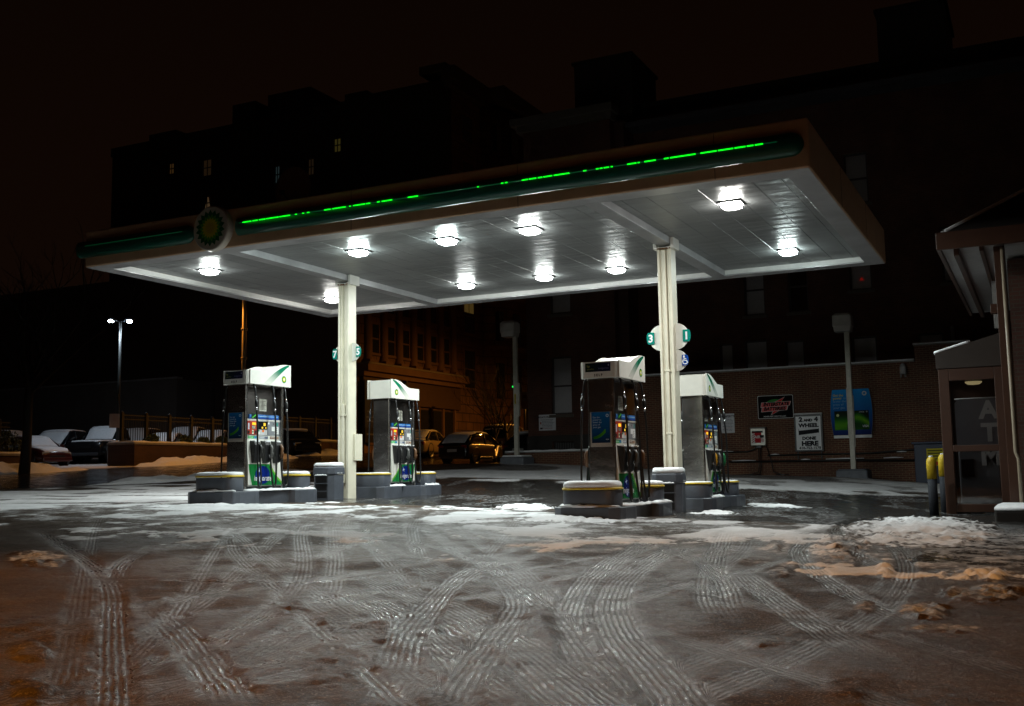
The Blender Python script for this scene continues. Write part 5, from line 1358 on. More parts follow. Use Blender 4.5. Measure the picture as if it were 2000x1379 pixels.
# street front of the tower: stone, rounded bay, stepped cornices
SW = mk_brick('ashlar', (.18, .098, .060), (.15, .080, .050), (.055, .034, .022), 'y', 1.1, .62, .85, .8)
mb = MB(); mb.box(-37.4, -37, 65.5, 82, 0, 28.9); mb.build('street_wall', SW, tw, org=og)
mb = MB()
mb.loft([[(-37, 70 + 0, z), *[(-37 + 1.5 * math.sin(a), 74.2 - 4.2 * math.cos(a), z) for a in np.linspace(.05, PI - .05, 18)], (-37, 78.4, z)] for z in (0, 27.9)], True, True); mb.build('bay', SW, tw, org=og)
for z, o in ((9.2, .28), (13.0, .30), (16.5, .25)):
    mb = MB(); mb.loft([[(-37.1, 69.8, zz), *[(-37 + (1.5 + oo) * math.sin(a), 74.2 - (4.2 + oo) * math.cos(a), zz) for a in np.linspace(.05, PI - .05, 18)], (-37.1, 78.6, zz)] for zz, oo in ((z, o * .4), (z + .2, o), (z + .4, o))], True, True)
    mb.box(-37, -36.8, 65.5, 69.8, z, z + .35); mb.box(-37, -36.8, 78.6, 82, z, z + .35); mb.build('string_course', STONE, tw, org=og)
mb = MB()
mb.box(-37.3, -36.2, 64.6, 71.5, 28.3, 29.3); mb.box(-37.2, -36.5, 64.8, 71.2, 27.9, 28.3); mb.box(-38, -35.2, 70.5, 78, 28.3, 29.5); mb.box(-37.3, -36.3, 77, 82.4, 28.6, 29.6)
mb.box(-39.5, -37.3, 65.2, 72, 29.3, 29.9); mb.box(-37.6, -35.9, 82.0, 83.0, 27.2, 28.2)
mb.build('cornice', DSTONE, tw, org=og)
def facade_window(par, og, y0, y1, z0, z1, x=-37.0, litc=None):
    mb = MB(); mb.box(x + .005, x + .02, y0, y1, z0, z1)
    mb2 = MB(); f = .10
    mb2.box(x, x + .07, y0 - f, y0, z0, z1); mb2.box(x, x + .07, y1, y1 + f, z0, z1); mb2.box(x, x + .10, y0 - f, y1 + f, z1, z1 + .16); mb2.box(x, x + .12, y0 - f * 1.4, y1 + f * 1.4, z0 - .16, z0); mb2.box(x + .02, x + .05, y0, y1, (z0 + z1) / 2 - .05, (z0 + z1) / 2 + .05)
    wo = mb2.build('window', STONE, par, org=og); mb.build('pane', PANE, wo, org=og)
    if litc:
        mb = MB(); mb.box(x + .021, x + .03, y0 + .1, (y0 + y1) / 2 - .05, z1 - litc[1], z1 - litc[0]); mb.box(x + .021, x + .03, (y0 + y1) / 2 + .05, y1 - .1, z1 - litc[1], z1 - litc[0]); mb.build('lit_pane', mk('lit_room_80', (.3, .25, .2), .8, var=0, emit=.04, ecol=(1, .62, .15)), wo, org=og)
for z0, z1 in ((6.2, 8.9), (10.2, 12.7), (14.0, 16.2), (17.5, 19.6), (21, 23), (24.5, 26.5)):
    facade_window(tw, og, 67.0, 68.6, z0, z1, litc=(.2, 1.0) if z0 == 10.2 else None)
    for yb_ in (79.4,): facade_window(tw, og, yb_, yb_ + 1.3, z0, z1, litc=(.2, .6) if z0 == 10.2 else None)
for a, z_ in ((.75, 0), (1.25, 0), (1.75, 0), (2.25, 0)):
    for z0, z1 in ((5.6, 8.2), (9.9, 12.1), (13.8, 15.8), (17.3, 19.2), (21, 23), (24.5, 26.5)):
        y = 74.2 - 4.2 * math.cos(a); x = -37 + 1.5 * math.sin(a)
        mb = MB(); mb.box(x - .3, x + .07, y - .55, y + .55, z0, z1); mb.build('bay_window', PANE, tw, org=og)
# arched street door
mb = MB(); mb.prism([(-1.0, 0), (1.0, 0), (1.0, 2.6)] + [(math.cos(a), 2.6 + math.sin(a)) for a in np.linspace(0, PI, 14)] + [(-1.0, 2.6)], FX(-35.46, 74.2, 1.7), 0, .05); mb.build('arched_door', mk('dark_room', (.01, .01, .01), .9), tw, org=og)
mb = MB(); pts = [(1.3 * math.cos(a), 2.6 + 1.3 * math.sin(a)) for a in np.linspace(0, PI, 14)]; pts2 = [(1.02 * math.cos(a), 2.6 + 1.02 * math.sin(a)) for a in np.linspace(0, PI, 14)]
mb.prism([(1.3, 0)] + pts + [(-1.3, 0), (-1.02, 0)] + pts2[::-1] + [(1.02, 0)], FX(-35.46, 74.2, 1.7), 0, .16); mb.build('arch', STONE, tw, org=og)

# long three storey block with the columned shop front
lb = thing('shop_building', 'long low block with blank dark side and columned shop front on the street', 'building', (-50, 53.5, 0)); og = (-50, 53.5, 0)
mb = MB(); mb.box(-110, -37.0, 53.5, 53.9, -1, 13.8); mb.box(-57.5, -37.3, 53.4, 53.5, -1, 10.2) if False else None
mb.build('side_wall', mk('rendered_wall', (.085, .055, .042), .9, var=.25, vs=.4), lb, org=og)
mb = MB(); mb.box(-37.3, -37.0, 53.9, 65.0, 0, 13.5); mb.build('street_wall', SW, lb, org=og)
mb = MB(); mb.box(-110, -37.2, 53.9, 64.9, 13.3, 13.5); mb.build('roof', DGREY, lb, org=og)
mb = MB(); mb.box(-37.0, -36.2, 53.6, 66.4, 6.35, 6.75); mb.box(-37.0, -36.5, 53.6, 66.2, 6.05, 6.35); mb.box(-37, -36.6, 53.6, 66.2, 13.2, 13.8); mb.build('cornice', STONE, lb, org=og)
mb = MB(); mb.loft([[(-37, y, 6.76), (-36.2, y, 6.76), (-36.25, y, 6.90), (-36.9, y, 6.88 + .04 * math.sin(y * 3))] for y in np.linspace(53.7, 66.3, 30)], True, True); mb.build('snow', mk('dimmed_snow', (.22, .18, .15), .8), lb, org=og)  # snow colour darkened so the lamplit ledge stays dim
for yb_ in np.arange(54.6, 65.6, 1.78):
    mb = MB(); mb.lathe([(.36, 6.75), (.36, 7.2), (.29, 7.3), (.27, 8.0), (.25, 12.4), (.31, 12.7), (.31, 13.1)], (-36.93, yb_, 0), 'z', 14); mb.box(-37, -36.45, yb_ - .42, yb_ + .42, 6.75, 7.1); mb.build('half_column', STONE, lb, org=og)
for yb_ in np.arange(55.1, 64.6, 1.78):
    facade_window(lb, og, yb_ + .05, yb_ + .80, 7.6, 9.4); facade_window(lb, og, yb_ + .05, yb_ + .80, 10.3, 12.6)
mb = MB(); mb.box(-37, -36.75, 53.9, 66, 4.5, 6.0); mb.build('sign_board', mk('shop_fascia', (.075, .042, .026), .7, var=.15), lb, org=og)
for k, yb_ in enumerate(np.arange(54.2, 65.2, 1.6)):
    mb = MB(); mb.box(-36.995, -36.93, yb_ + .12, yb_ + 1.42, 1.2 if k % 3 == 1 else 2.3, 4.3); mb.build('shop_window', PANE, lb, org=og)
mb = MB(); [mb.box(-37, -36.86, yb_ - .08, yb_ + .10, 1.0, 4.5) for yb_ in np.arange(54.2, 66.6, 1.6)]; mb.build('shop_pier', STONE, lb, org=og)
ls = thing('lease_banner', 'tall blue lease banner on the corner of the shop front', 'banner', (-36.6, 54.4, 4.2)); F = FX(0)
mb = MB(); mb.slab(F, -.65, .65, -2.2, 1.6, 0, .05); b_ = mb.build('board', mk('banner_blue', (.010, .016, .07), .6), ls)
mb = MB(); F = FX(.052); mb.col = (.12, .15, .32); mb.text(F, 'Lease', .42, .05, .35, .001); mb.rect(F, -.5, .5, 1.1, 1.25, .001); mb.rect(F, -.4, .5, -.35, -.28, .001); mb.rect(F, -.5, .4, -.7, -.62, .001); mb.rect(F, -.45, .5, -.95, -.87, .001)
mb.col = (.02, .02, .02); mb.rect(F, -.65, .65, -2.2, -1.3, .001); mb.col = (.15, .15, .15); mb.rect(F, -.45, .45, -1.75, -1.65, .0015)
mb.build('lettering', PRINT, ls)

gw = thing('lot_wall', 'low pale wall closing the parking lot behind the snowy cars', 'wall', (-60, 50, 0)); og = (-60, 50, 0)
mb = MB(); mb.box(-110, -48.0, 50, 50.4, -1, 6.2); mb.box(-48.4, -48.0, 50.4, 53.4, -1, 6.2); mb.build('masonry', mk('lot_render', (.11, .095, .085), .9, var=.2, vs=.6), gw, org=og)
mb = MB(); mb.box(-110.1, -47.95, 49.92, 50.45, 6.2, 6.32); mb.build('coping', CONC, gw, org=og)
for x in (-44.6,):
    mb = MB(); mb.box(x, x + 1.6, 53.2, 53.48, -1, 6.6); mb.build('pier', NIGHTW, gw, org=og)

# ------------------------------------------------------------------ planters and railings along the street
def planter(y0, y1, label, fence, n, lab2):
    x1, x0 = -36.0, -37.6
    zc = gz(-36.3, (y0 + y1) / 2); zt = max(gz(-36, y0), gz(-36, y1)) + .62
    p = thing('brick_planter', label, 'planter', (-36.8, (y0 + y1) / 2, zc), 0, 'brick planters along the parking lot'); og = (-36.8, (y0 + y1) / 2, zc)
    mb = MB(); mb.box(x0, x1, y0, y1, zc - .6, zt); mb.build('wall', mk_brick('planter_brick', (.060, .025, .014), (.045, .018, .011), (.05, .036, .024), 'y') if 'planter_brick' not in MATS else MATS['planter_brick'], p, org=og)
    mb = MB(); mb.box(x0 - .05, x1 + .05, y0 - .05, y1 + .05, zt, zt + .08); mb.build('coping', CONC, p, org=og)
    mb = MB(); mb.loft([[(x0 - .03, y, zt + .08), (x0 + .1, y, zt + .15), (x1 - .1, y, zt + .16 + .02 * math.sin(y * 5)), (x1 + .05, y, zt + .08)] for y in np.linspace(y0 - .05, y1 + .05, 20)], True, True); mb.build('snow', SNOW, p, org=og)
    if fence:
        f = thing('iron_railing', lab2, 'railing', (-36.9, y0, zt)); og = (-36.9, y0, zt); FH = 1.35
        xs = -36.9
        ys = np.arange(y0 + .1, y1, 1.45)
        for y in ys:
            mb = MB(); mb.box(xs - .07, xs + .07, y - .07, y + .07, zt, zt + FH + .06); mb.lathe([(.09, FH + .06), (.07, FH + .12), (.0, FH + .18)], (xs, y, zt), 'z', 8); mb.build('post', IRON, f, org=og)
        for z in (.18, FH - .20, FH - .02):
            mb = MB(); mb.box(xs - .025, xs + .025, y0 + .1, y1, zt + z - .025, zt + z + .025); mb.build('rail', IRON, f, org=og)
        mb = MB()
        for y in np.arange(y0 + .2, y1, .14): mb.box(xs - .011, xs + .011, y - .011, y + .011, zt + .05, zt + FH + .03)
        mb.build('picket_panel', IRON, f, org=og)
    return zt
def leaf_ball(name, label, x, y, z, r, seed, group, n=420):
    rnd = random.Random(seed); o = thing(name, label, 'shrub', (x, y, z), 0, group); mb = MB()
    for k in range(n):
        a, b = rnd.uniform(0, 2 * PI), math.acos(rnd.uniform(-.6, 1)); q = r * rnd.uniform(.55, 1.08)
        c = Vector((q * math.sin(b) * math.cos(a), q * math.sin(b) * math.sin(a), r * .7 + q * math.cos(b) * .8))
        d = Vector((rnd.uniform(-1, 1), rnd.uniform(-1, 1), rnd.uniform(-1, 1))).normalized(); e_ = d.cross(Vector((rnd.uniform(-1, 1), rnd.uniform(-1, 1), 1))).normalized(); l = rnd.uniform(.05, .10)
        mb.add([c - d * l, c + e_ * l * .4, c + d * l, c - e_ * l * .4], [(0, 1, 2, 3)])
    mb.build('foliage', LEAF, o); mb = MB(); mb.tube([(0, 0, -.05), (0, 0, r * .8)], .035, 6); mb.build('stem', BARK, o)
zt1 = planter(35.0, 41.6, 'brick planter with iron railing and shrubs beside the parking lot', True, 4, 'black iron railing standing on the planter with four round shrubs')
zt2 = planter(46.3, 52.5, 'brick planter across the street behind the left column', True, 3, 'black iron railing on the far planter near the shop building')
zt0 = planter(20.0, 29.3, 'brick planter at the left frame edge behind the street tree', True, 3, 'black iron railing at the left frame edge behind the tree')
for k, (y, lab) in enumerate(((36.4, 'round shrub at the free end of the railing'), (38.5, 'second round shrub along the railing from its free end'), (39.7, 'darker round shrub third along the railing'), (41.0, 'round shrub nearest the pump marked 5'))):
    leaf_ball('round_shrub', lab, -36.35, y, zt1 + .05, .30 if k != 2 else .26, 60 + k, 'round shrubs on the planter')
leaf_ball('loose_shrub', 'loose leafy shrub behind the left planter', -36.6, 29.0, zt0 + .05, .62, 90, 'round shrubs on the planter', 300)

# ------------------------------------------------------------------ bare trees
def bare_tree(x, y, h, r, seed, label, n0=6, lean=0.0, depth=4, low=.35):
    rnd = random.Random(seed); z = gz(x, y) - .1
    o = thing('bare_tree', label, 'tree', (x, y, z), 0, 'bare winter street trees')
    tr_ = MB(); cr = MB()
    th = h * low; P = [(0, 0, 0), (lean * .3, .03, th * .4), (lean * .6, -.02, th * .8), (lean, 0, th * 1.15)]
    tr_.tube(P, [r * 1.25, r, r * .9, r * .75], 8)
    def br(p, d, l, rr, k):
        p = Vector(p); pts = [p]; dd = Vector(d)
        for i in range(3):
            dd = (dd + Vector((rnd.uniform(-.22, .22), rnd.uniform(-.22, .22), rnd.uniform(-.05, .16)))).normalized(); pts.append(pts[-1] + dd * l / 3)
        cr.tube(pts, [rr, rr * .85, rr * .65, rr * .45], 5 if k < 2 else 4, False)
        if k < depth:
            for i in range(rnd.choice((2, 3, 3))):
                q = pts[rnd.choice((1, 2, 3, 3))]; a = rnd.uniform(0, 2 * PI)
                nd = (dd + Vector((math.cos(a), math.sin(a), rnd.uniform(-.1, .5))) * rnd.uniform(.45, .85)).normalized(); br(q, nd, l * rnd.uniform(.55, .78), max(rr * .55, .004), k + 1)
    for i in range(n0):
        a = 2 * PI * i / n0 + rnd.uniform(-.4, .4); br((lean, 0, th * rnd.uniform(.75, 1.12)), (math.cos(a) * .6, math.sin(a) * .6, rnd.uniform(.5, 1.1)), h * rnd.uniform(.26, .36), r * .5, 0)
    tr_.build('trunk', BARK, o); cr.build('crown', BARK, o)
bare_tree(-33.9, 27.6, 8.2, .17, 5, 'dark bare tree at the left frame edge beside the planter', 7, .2, 4, .42)
bare_tree(-25.3, 48.9, 5.2, .075, 8, 'small bare street tree in front of the black hatchback', 7, .1, 4, .3)
bare_tree(-27.6, 55.0, 5.8, .09, 15, 'bare street tree in front of the arched door', 7, -.1, 4, .3)

# ------------------------------------------------------------------ cars
PAINTS = {}
def paint(nm, c):
    if nm not in PAINTS: PAINTS[nm] = mk('car_paint_' + nm, c, .28, .0, var=.06, coat=.4)
    return PAINTS[nm]
TAIL = mk('tail_lamp', (.25, .01, .01), .2, var=0); HEAD = mk('head_lamp', (.45, .45, .42), .12, .3, var=0)
SPEC = {
 'sedan': dict(L=4.6, W=1.76, H=1.43, body=[(-.50, .52, .80), (-.47, .61, .92), (-.36, .645, .98), (-.2, .65, 1), (.15, .64, 1), (.25, .62, 1), (.42, .55, .95), (.48, .47, .86), (.5, .38, .78)], cab=[(-.41, .64), (-.24, .95), (-.16, .985), (-.05, 1.0), (.06, .97), (.27, .62)]),
 'hatch': dict(L=4.3, W=1.78, H=1.48, body=[(-.50, .50, .82), (-.48, .60, .93), (-.40, .64, .99), (-.2, .65, 1), (.15, .63, 1), (.27, .60, 1), (.42, .53, .95), (.48, .46, .86), (.5, .38, .78)], cab=[(-.485, .61), (-.36, .90), (-.22, .98), (-.08, 1.0), (.05, .96), (.28, .60)]),
 'suv': dict(L=4.6, W=1.82, H=1.75, body=[(-.50, .50, .88), (-.49, .57, .97), (-.3, .59, 1), (.15, .58, 1), (.22, .57, 1), (.44, .54, .97), (.49, .48, .9), (.5, .38, .86)], cab=[(-.495, .57), (-.46, .95), (-.35, 1.0), (-.05, 1.0), (.06, .97), (.22, .58)]),
 'van': dict(L=4.9, W=1.95, H=1.78, body=[(-.50, .48, .88), (-.49, .57, .97), (-.3, .58, 1), (.18, .57, 1), (.3, .55, 1), (.43, .49, .95), (.49, .41, .86), (.5, .34, .82)], cab=[(-.495, .57), (-.45, .95), (-.35, 1.0), (-.02, 1.0), (.10, .96), (.36, .54)]),
 'pickup': dict(L=5.3, W=2.0, H=1.9, body=[(-.50, .55, .95), (-.49, .60, .98), (-.3, .60, 1), (.0, .60, 1), (.14, .60, 1), (.22, .60, 1), (.44, .575, .97), (.495, .54, .94), (.5, .36, .92)], cab=[(-.16, .60), (-.145, .95), (-.10, 1.0), (.02, 1.0), (.07, .96), (.19, .60)]),
}
def car(kind, x, y, rz, pname, pcol, label, snow=(1, 1, 1), group='snow dusted parked cars', cat='car'):
    sp = SPEC[kind]; L, W, H = sp['L'], sp['W'], sp['H']; w = W / 2
    z = gz(x, y) - .03
    c = thing({'pickup': 'pickup_truck', 'van': 'minivan', 'suv': 'parked_suv'}.get(kind, 'parked_car'), label, cat, (x, y, z), rz, group)
    P_ = paint(pname, pcol)
    gcl = .20 if kind not in ('pickup', 'suv') else .30
    mb = MB(); rings = []
    def rg(xf, zt, wf):
        ww = w * wf; zt *= H; X = xf * L
        half = [(0, gcl), (.86 * ww, gcl), (.97 * ww, gcl + .14), (1.0 * ww, .45 * zt + .12), (.975 * ww, zt - .10), (.90 * ww, zt - .02), (.6 * ww, zt + .015), (0, zt + .03)]
        return [(X, a, b) for a, b in half] + [(X, -a, b) for a, b in half[-2:0:-1]]
    xs_ = [b[0] for b in sp['body']]
    fine = sorted(set(xs_ + list(np.linspace(-.45, .45, 13))))
    mb.loft([rg(q, np.interp(q, xs_, [b[1] for b in sp['body']]), np.interp(q, xs_, [b[2] for b in sp['body']])) for q in fine], True, True)
    body = mb.build('body', P_, c)
    # cabin glass and painted roof
    deck = lambda q: np.interp(q, xs_, [b[1] for b in sp['body']]) * H
    mb = MB(); rf = MB(); rings = []; top_ = []
    for q, zt in sp['cab']:
        z1 = zt * H; z0 = min(deck(q) - .06, z1 - .01); f = (z1 - z0) / (H * .42); wt = w * (.93 - .17 * min(1, f)); wb = w * .93
        rings.append([(q * L, a, b) for a, b in ((-wb, z0), (-wt, z1 - .05), (-wt * .9, z1), (0, z1 + .015), (wt * .9, z1), (wt, z1 - .05), (wb, z0))])
    mb.loft(rings, True, True); cb = mb.build('cabin_glass', GLASS, c)
    rr_ = [r_ for r_, (q, zt) in zip(rings, sp['cab']) if zt > .93]
    rf.loft([[(a, b * 1.01, cc + .012) for a, b, cc in r_[1:6]] + [(a, b * .98, cc - .02) for a, b, cc in r_[1:6]][::-1] for r_ in rr_], True, True)
    for sgn in (-1, 1):
        for i in (0, len(rings) - 2):
            a, b = rings[i], rings[i + 1]
            k = 0 if sgn < 0 else 6; k2 = 1 if sgn < 0 else 5
            lo, hi = (a[k], b[k2]) if i == 0 else (b[k], a[k2])
            rf.tube([Vector(lo) + Vector((0, 0, .03)), Vector(hi)], .035, 6)
        mid = rings[len(rings) // 2]; k = 0 if sgn < 0 else 6; k2 = 1 if sgn < 0 else 5
        rf.tube([Vector(mid[k]) + Vector((0, sgn * .005, 0)), Vector(mid[k2]) + Vector((0, sgn * .01, 0))], .035, 6)
    rf.build('roof', P_, c)
    # wheels
    R_ = .33 if kind not in ('pickup', 'suv') else .38
    for fx in (-.305, .315):
        for sgn in (-1, 1):
            mb = MB(); yy = sgn * (w - .16)
            mb.lathe([(R_ * .55, -.10), (R_ * .9, -.11), (R_, -.07), (R_, .07), (R_ * .9, .11), (R_ * .55, .10)], (fx * L, yy, R_), 'y', 20); wh = mb.build('wheel', RUBBER, c)
            mb = MB(); mb.lathe([(R_ * .60, .0), (R_ * .60, sgn * .085), (R_ * .52, sgn * .105), (R_ * .15, sgn * .085), (.0, sgn * .09)], (fx * L, yy, R_), 'y', 16); mb.build('rim', mk('rim_grey', (.22, .22, .22), .35, .7, var=.2), wh)
            mb = MB(); mb.lathe([(R_ * 1.22, sgn * .03), (R_ * 1.22, sgn * .153), (R_ * 1.10, sgn * .162), (R_ * 1.0, sgn * .02)], (fx * L, yy + sgn * .0, R_ + .02), 'y', 20); mb.build('wheel_arch', BLACK, c)
    for sgn in (-1, 1):
        zl = deck(.47) - .10
        mb = MB(); mb.box(.475 * L - .06, .492 * L, sgn * w * .60 - .17 * 1, sgn * w * .60 + .17, zl - .09, zl + .06); mb.build('headlight', HEAD, c, bevel=.02)
        zl = deck(-.48) - .10
        mb = MB(); mb.box(-.497 * L, -.475 * L + .05, sgn * w * .72 - .15, sgn * w * .72 + .13, zl - .10, zl + .06); mb.build('tail_light', TAIL, c, bevel=.02)
        xm = sp['cab'][-1][0] * L - .35
        mb = MB(); mb.box(xm - .06, xm + .08, sgn * (w + .02), sgn * (w + .18), deck(.1) - .02, deck(.1) + .13); mb.build('mirror', P_, c, bevel=.03)
    mb = MB(); mb.box(-.505 * L, -.49 * L, -.26, .26, .52, .66); mb.build('number_plate', mk('plate', (.4, .4, .38), .4), c)
    mb = MB(); mb.box(.488 * L, .502 * L, -w * .42, w * .42, deck(.49) - .30, deck(.49) - .12); mb.build('grille', BLACK, c, bevel=.01)
    mb = MB(); mb.box(.47 * L, .515 * L, -w * .82, w * .82, gcl + .02, gcl + .20); mb.build('bumper', DGREY if kind == 'pickup' else P_, c, bevel=.04)
    if kind == 'pickup':
        mb = MB(); mb.box(-.485 * L, -.175 * L, -w * .82, w * .82, deck(-.3) + .0, deck(-.3) + .035); mb.build('bed', BLACK, c)
    # snow on roof, windscreens, bonnet
    def sheet(qs, zf, wf, th, name='snow_cover'):
        mb = MB(); rg_ = []
        for q in qs:
            zz = zf(q); ww = wf(q)
            rg_.append([(q * L, a * ww, zz + hh) for a, hh in ((-1, -.02), (-.96, th * .7), (-.5, th * 1.15 * random.uniform(.9, 1.1)), (0, th * 1.2), (.5, th * 1.15 * random.uniform(.9, 1.1)), (.96, th * .7), (1, -.02))])
        mb.loft(rg_, True, True); mb.build(name, SNOW, c)
    cq = [a[0] for a in sp['cab']]; cz = [a[1] * H for a in sp['cab']]
    cabz = lambda q: float(np.interp(q, cq, cz))
    rq = [q for q, zt in sp['cab'] if zt > .93]
    if snow[1]: sheet(np.linspace(min(rq) - .01, max(rq) + .01, 8), lambda q: cabz(q) + .015, lambda q: w * .70, .05)
    if snow[0]: sheet(np.linspace(max(rq) + .005, cq[-1] - .015, 7), lambda q: cabz(q) + .012, lambda q: w * .74, .035); sheet(np.linspace(cq[-1] - .01, .485, 9), lambda q: float(deck(q)) + .012, lambda q: w * .86 * (1 - .25 * max(0, (q - .40) / .09)), .04)
    if snow[2]:
        sheet(np.linspace(cq[0] + .012, min(rq) - .005, 6), lambda q: cabz(q) + .012, lambda q: w * .74, .035)
        if kind in ('sedan', 'pickup'): sheet(np.linspace(-.485, cq[0] + .005, 6), lambda q: float(deck(q)) + .03, lambda q: w * .84, .035)
    return c
# in the lot on the left
car('sedan', -43.2, 35.6, math.radians(-12), 'dark_red', (.05, .008, .008), 'dark red sedan with snow on its windows, nearest in the left lot')
car('van', -47.2, 40.6, math.radians(-62), 'slate', (.02, .022, .028), 'dark minivan with snow covered windscreen between the sedan and the pickup')
car('pickup', -44.6, 41.4, math.radians(-68), 'black', (.008, .008, .009), 'black pickup truck with snowy bonnet and windscreen, facing the street')
car('suv', -54.0, 43.2, math.radians(10), 'navy', (.012, .014, .03), 'dark boxy SUV at the very left of the lot behind the sedans')
car('sedan', -51.0, 41.2, math.radians(-10), 'navy', (.012, .014, .03), 'dark sedan with snow on the roof behind the red sedan')
car('sedan', -40.6, 41.6, math.radians(-60), 'grey', (.05, .05, .055), 'snow covered car behind the free end of the railing')
car('hatch', -39.3, 43.6, math.radians(-60), 'silver', (.16, .16, .17), 'car under orange lit snow behind the railing, next to the pump end')
car('suv', -42.6, 45.2, math.radians(-60), 'grey', (.05, .05, .055), 'taller snowy car behind the railing, farther back')
car('van', -46.8, 45.8, math.radians(-62), 'navy', (.012, .014, .03), 'dark van half hidden behind the black pickup')
# along the street
car('sedan', -36.2, 46.6, math.radians(-35), 'black', (.008, .008, .009), 'black coupe with little snow seen between the pump and the left column', (0, 1, 1))
car('sedan', -30.3, 50.4, math.radians(100), 'sand', (.34, .25, .13), 'sand coloured sedan under sodium light at the far kerb', (1, 1, 1))
car('hatch', -25.3, 46.8, math.radians(88), 'black', (.008, .008, .009), 'black hatchback with snow on its rear window, parked tail first', (0, 1, 1))
car('suv', -28.6, 57.2, math.radians(95), 'tan', (.12, .07, .04), 'tan SUV parked beyond the black hatchback', (0, 1, 0))
car('sedan', -20.4, 43.8, math.radians(92), 'green', (.008, .014, .012), 'dark car beside the lamp post, nose hidden by the low wall', (1, 1, 0))

# ------------------------------------------------------------------ street furniture
def sign_post(x, y, h, w_, hh, cols, label, name='street_sign'):
    z = gz(x, y) - .05; s = thing(name, label, 'sign', (x, y, z))
    mb = MB(); mb.tube([(0, 0, 0), (0, 0, h)], .035, 8); mb.build('post', DGREY, s)
    a = math.atan2(-x, y); xd = Vector((math.cos(a), math.sin(a), 0)); F = Fr((0, -.05, h - hh), xd, (0, 0, 1))
    mb = MB(); mb.slab(F, -w_ / 2, w_ / 2, 0, hh, 0, .01); b_ = mb.build('board', mk('sign_back', (.20, .20, .21), .5), s)
    mb = MB()
    for c, r_ in cols: mb.col = c; mb.rect(F, r_[0] * w_, r_[1] * w_, r_[2] * hh, r_[3] * hh, .012)
    mb.build('sign_print', PRINT, b_)
sign_post(-29.6, 47.3, 2.75, .62, 1.0, [((.25, .25, .27), (-.45, .45, .42, .96)), ((.015, .04, .16), (-.45, .45, .04, .36)), ((.05, .05, .06), (-.35, -.05, .5, .8)), ((.05, .05, .06), (.08, .35, .6, .9)), ((.2, .22, .3), (-.3, .3, .17, .24))], 'parking sign with a blue lower half above the sand sedan')
sign_post(-24.6, 51.2, 3.6, .36, .9, [((.22, .16, .13), (-.45, .45, .55, .96)), ((.20, .12, .10), (-.45, .45, .05, .48)), ((.1, .03, .02), (-.3, .3, .65, .85))], 'narrow sign on a tall post beside the bare tree')
def added_traffic_light(x, y, z, label, h0):  # signals added to give green glows whose source is not known
    zg_ = gz(x, y) - .05; t = thing('added_traffic_light', label, 'traffic light', (x, y, zg_), 0, 'added green traffic lights on the side street')
    mb = MB(); mb.tube([(0, .12, 0), (0, .12, z - zg_ + .9)], .06, 8); mb.build('post', DGREY, t)
    mb = MB(); mb.box(-.16, .16, -.10, .10, z - zg_ - .18, z - zg_ + .86); hd_ = mb.build('housing', BLACK, t, bevel=.03)
    for k in range(3):
        mb = MB(); mb.lathe([(.10, -.10), (.115, -.18), (.10, -.18), (.09, -.11)], (0, 0, z - zg_ + .34 * k), 'y', 14); mb.build('visor', BLACK, hd_)
        mb = MB(); mb.lathe([(.0, -.115), (.085, -.108), (.09, -.10)], (0, 0, z - zg_ + .34 * k), 'y', 14)
        mb.build('signal_lens', mk('green_signal', (.0, .2, .05), .3, var=0, emit=1.6, ecol=(.01, 1.0, .10)) if k == 0 else mk('dead_signal', (.02, .01, .01), .2, var=0), hd_)
added_traffic_light(-30.1, 61.0, 5.5, 'added traffic light showing green beside the arched door', 0)
added_traffic_light(-33.2, 53.0, 4.6, 'added traffic light showing green in front of the shop front', 0)
bx = thing('street_bin', 'black round street bin at the far kerb beside the parking sign', 'litter bin', (-31.6, 50.6, gz(-31.6, 50.6)))
mb = MB(); mb.lathe([(.28, 0), (.33, .1), (.35, 1.0), (.36, 1.05)], (0, 0, 0), 'z', 16); mb.build('body', BLACK, bx); mb = MB(); mb.lathe([(.36, 1.06), (.30, 1.22), (.0, 1.30)], (0, 0, 0), 'z', 16); mb.build('lid', DGREY, bx)
cb_ = thing('kerb_bin', 'dark stone street bin with snowy top in front of the pickup', 'litter bin', (-38.9, 36.7, gz(-38.9, 36.7) - .03))
mb = MB(); mb.loft([[(a, b, z) for a, b in rrect(.62, .62, .12, 3)] for z in (0, .95)] + [[(a, b, 1.05) for a, b in rrect(.46, .46, .12, 3)]], True); mb.build('body', CONC, cb_); snow_cap('snow_cap', [(.24 * math.cos(a), .24 * math.sin(a)) for a in np.linspace(0, 2 * PI, 14, endpoint=False)], 1.04, 1.14, cb_)
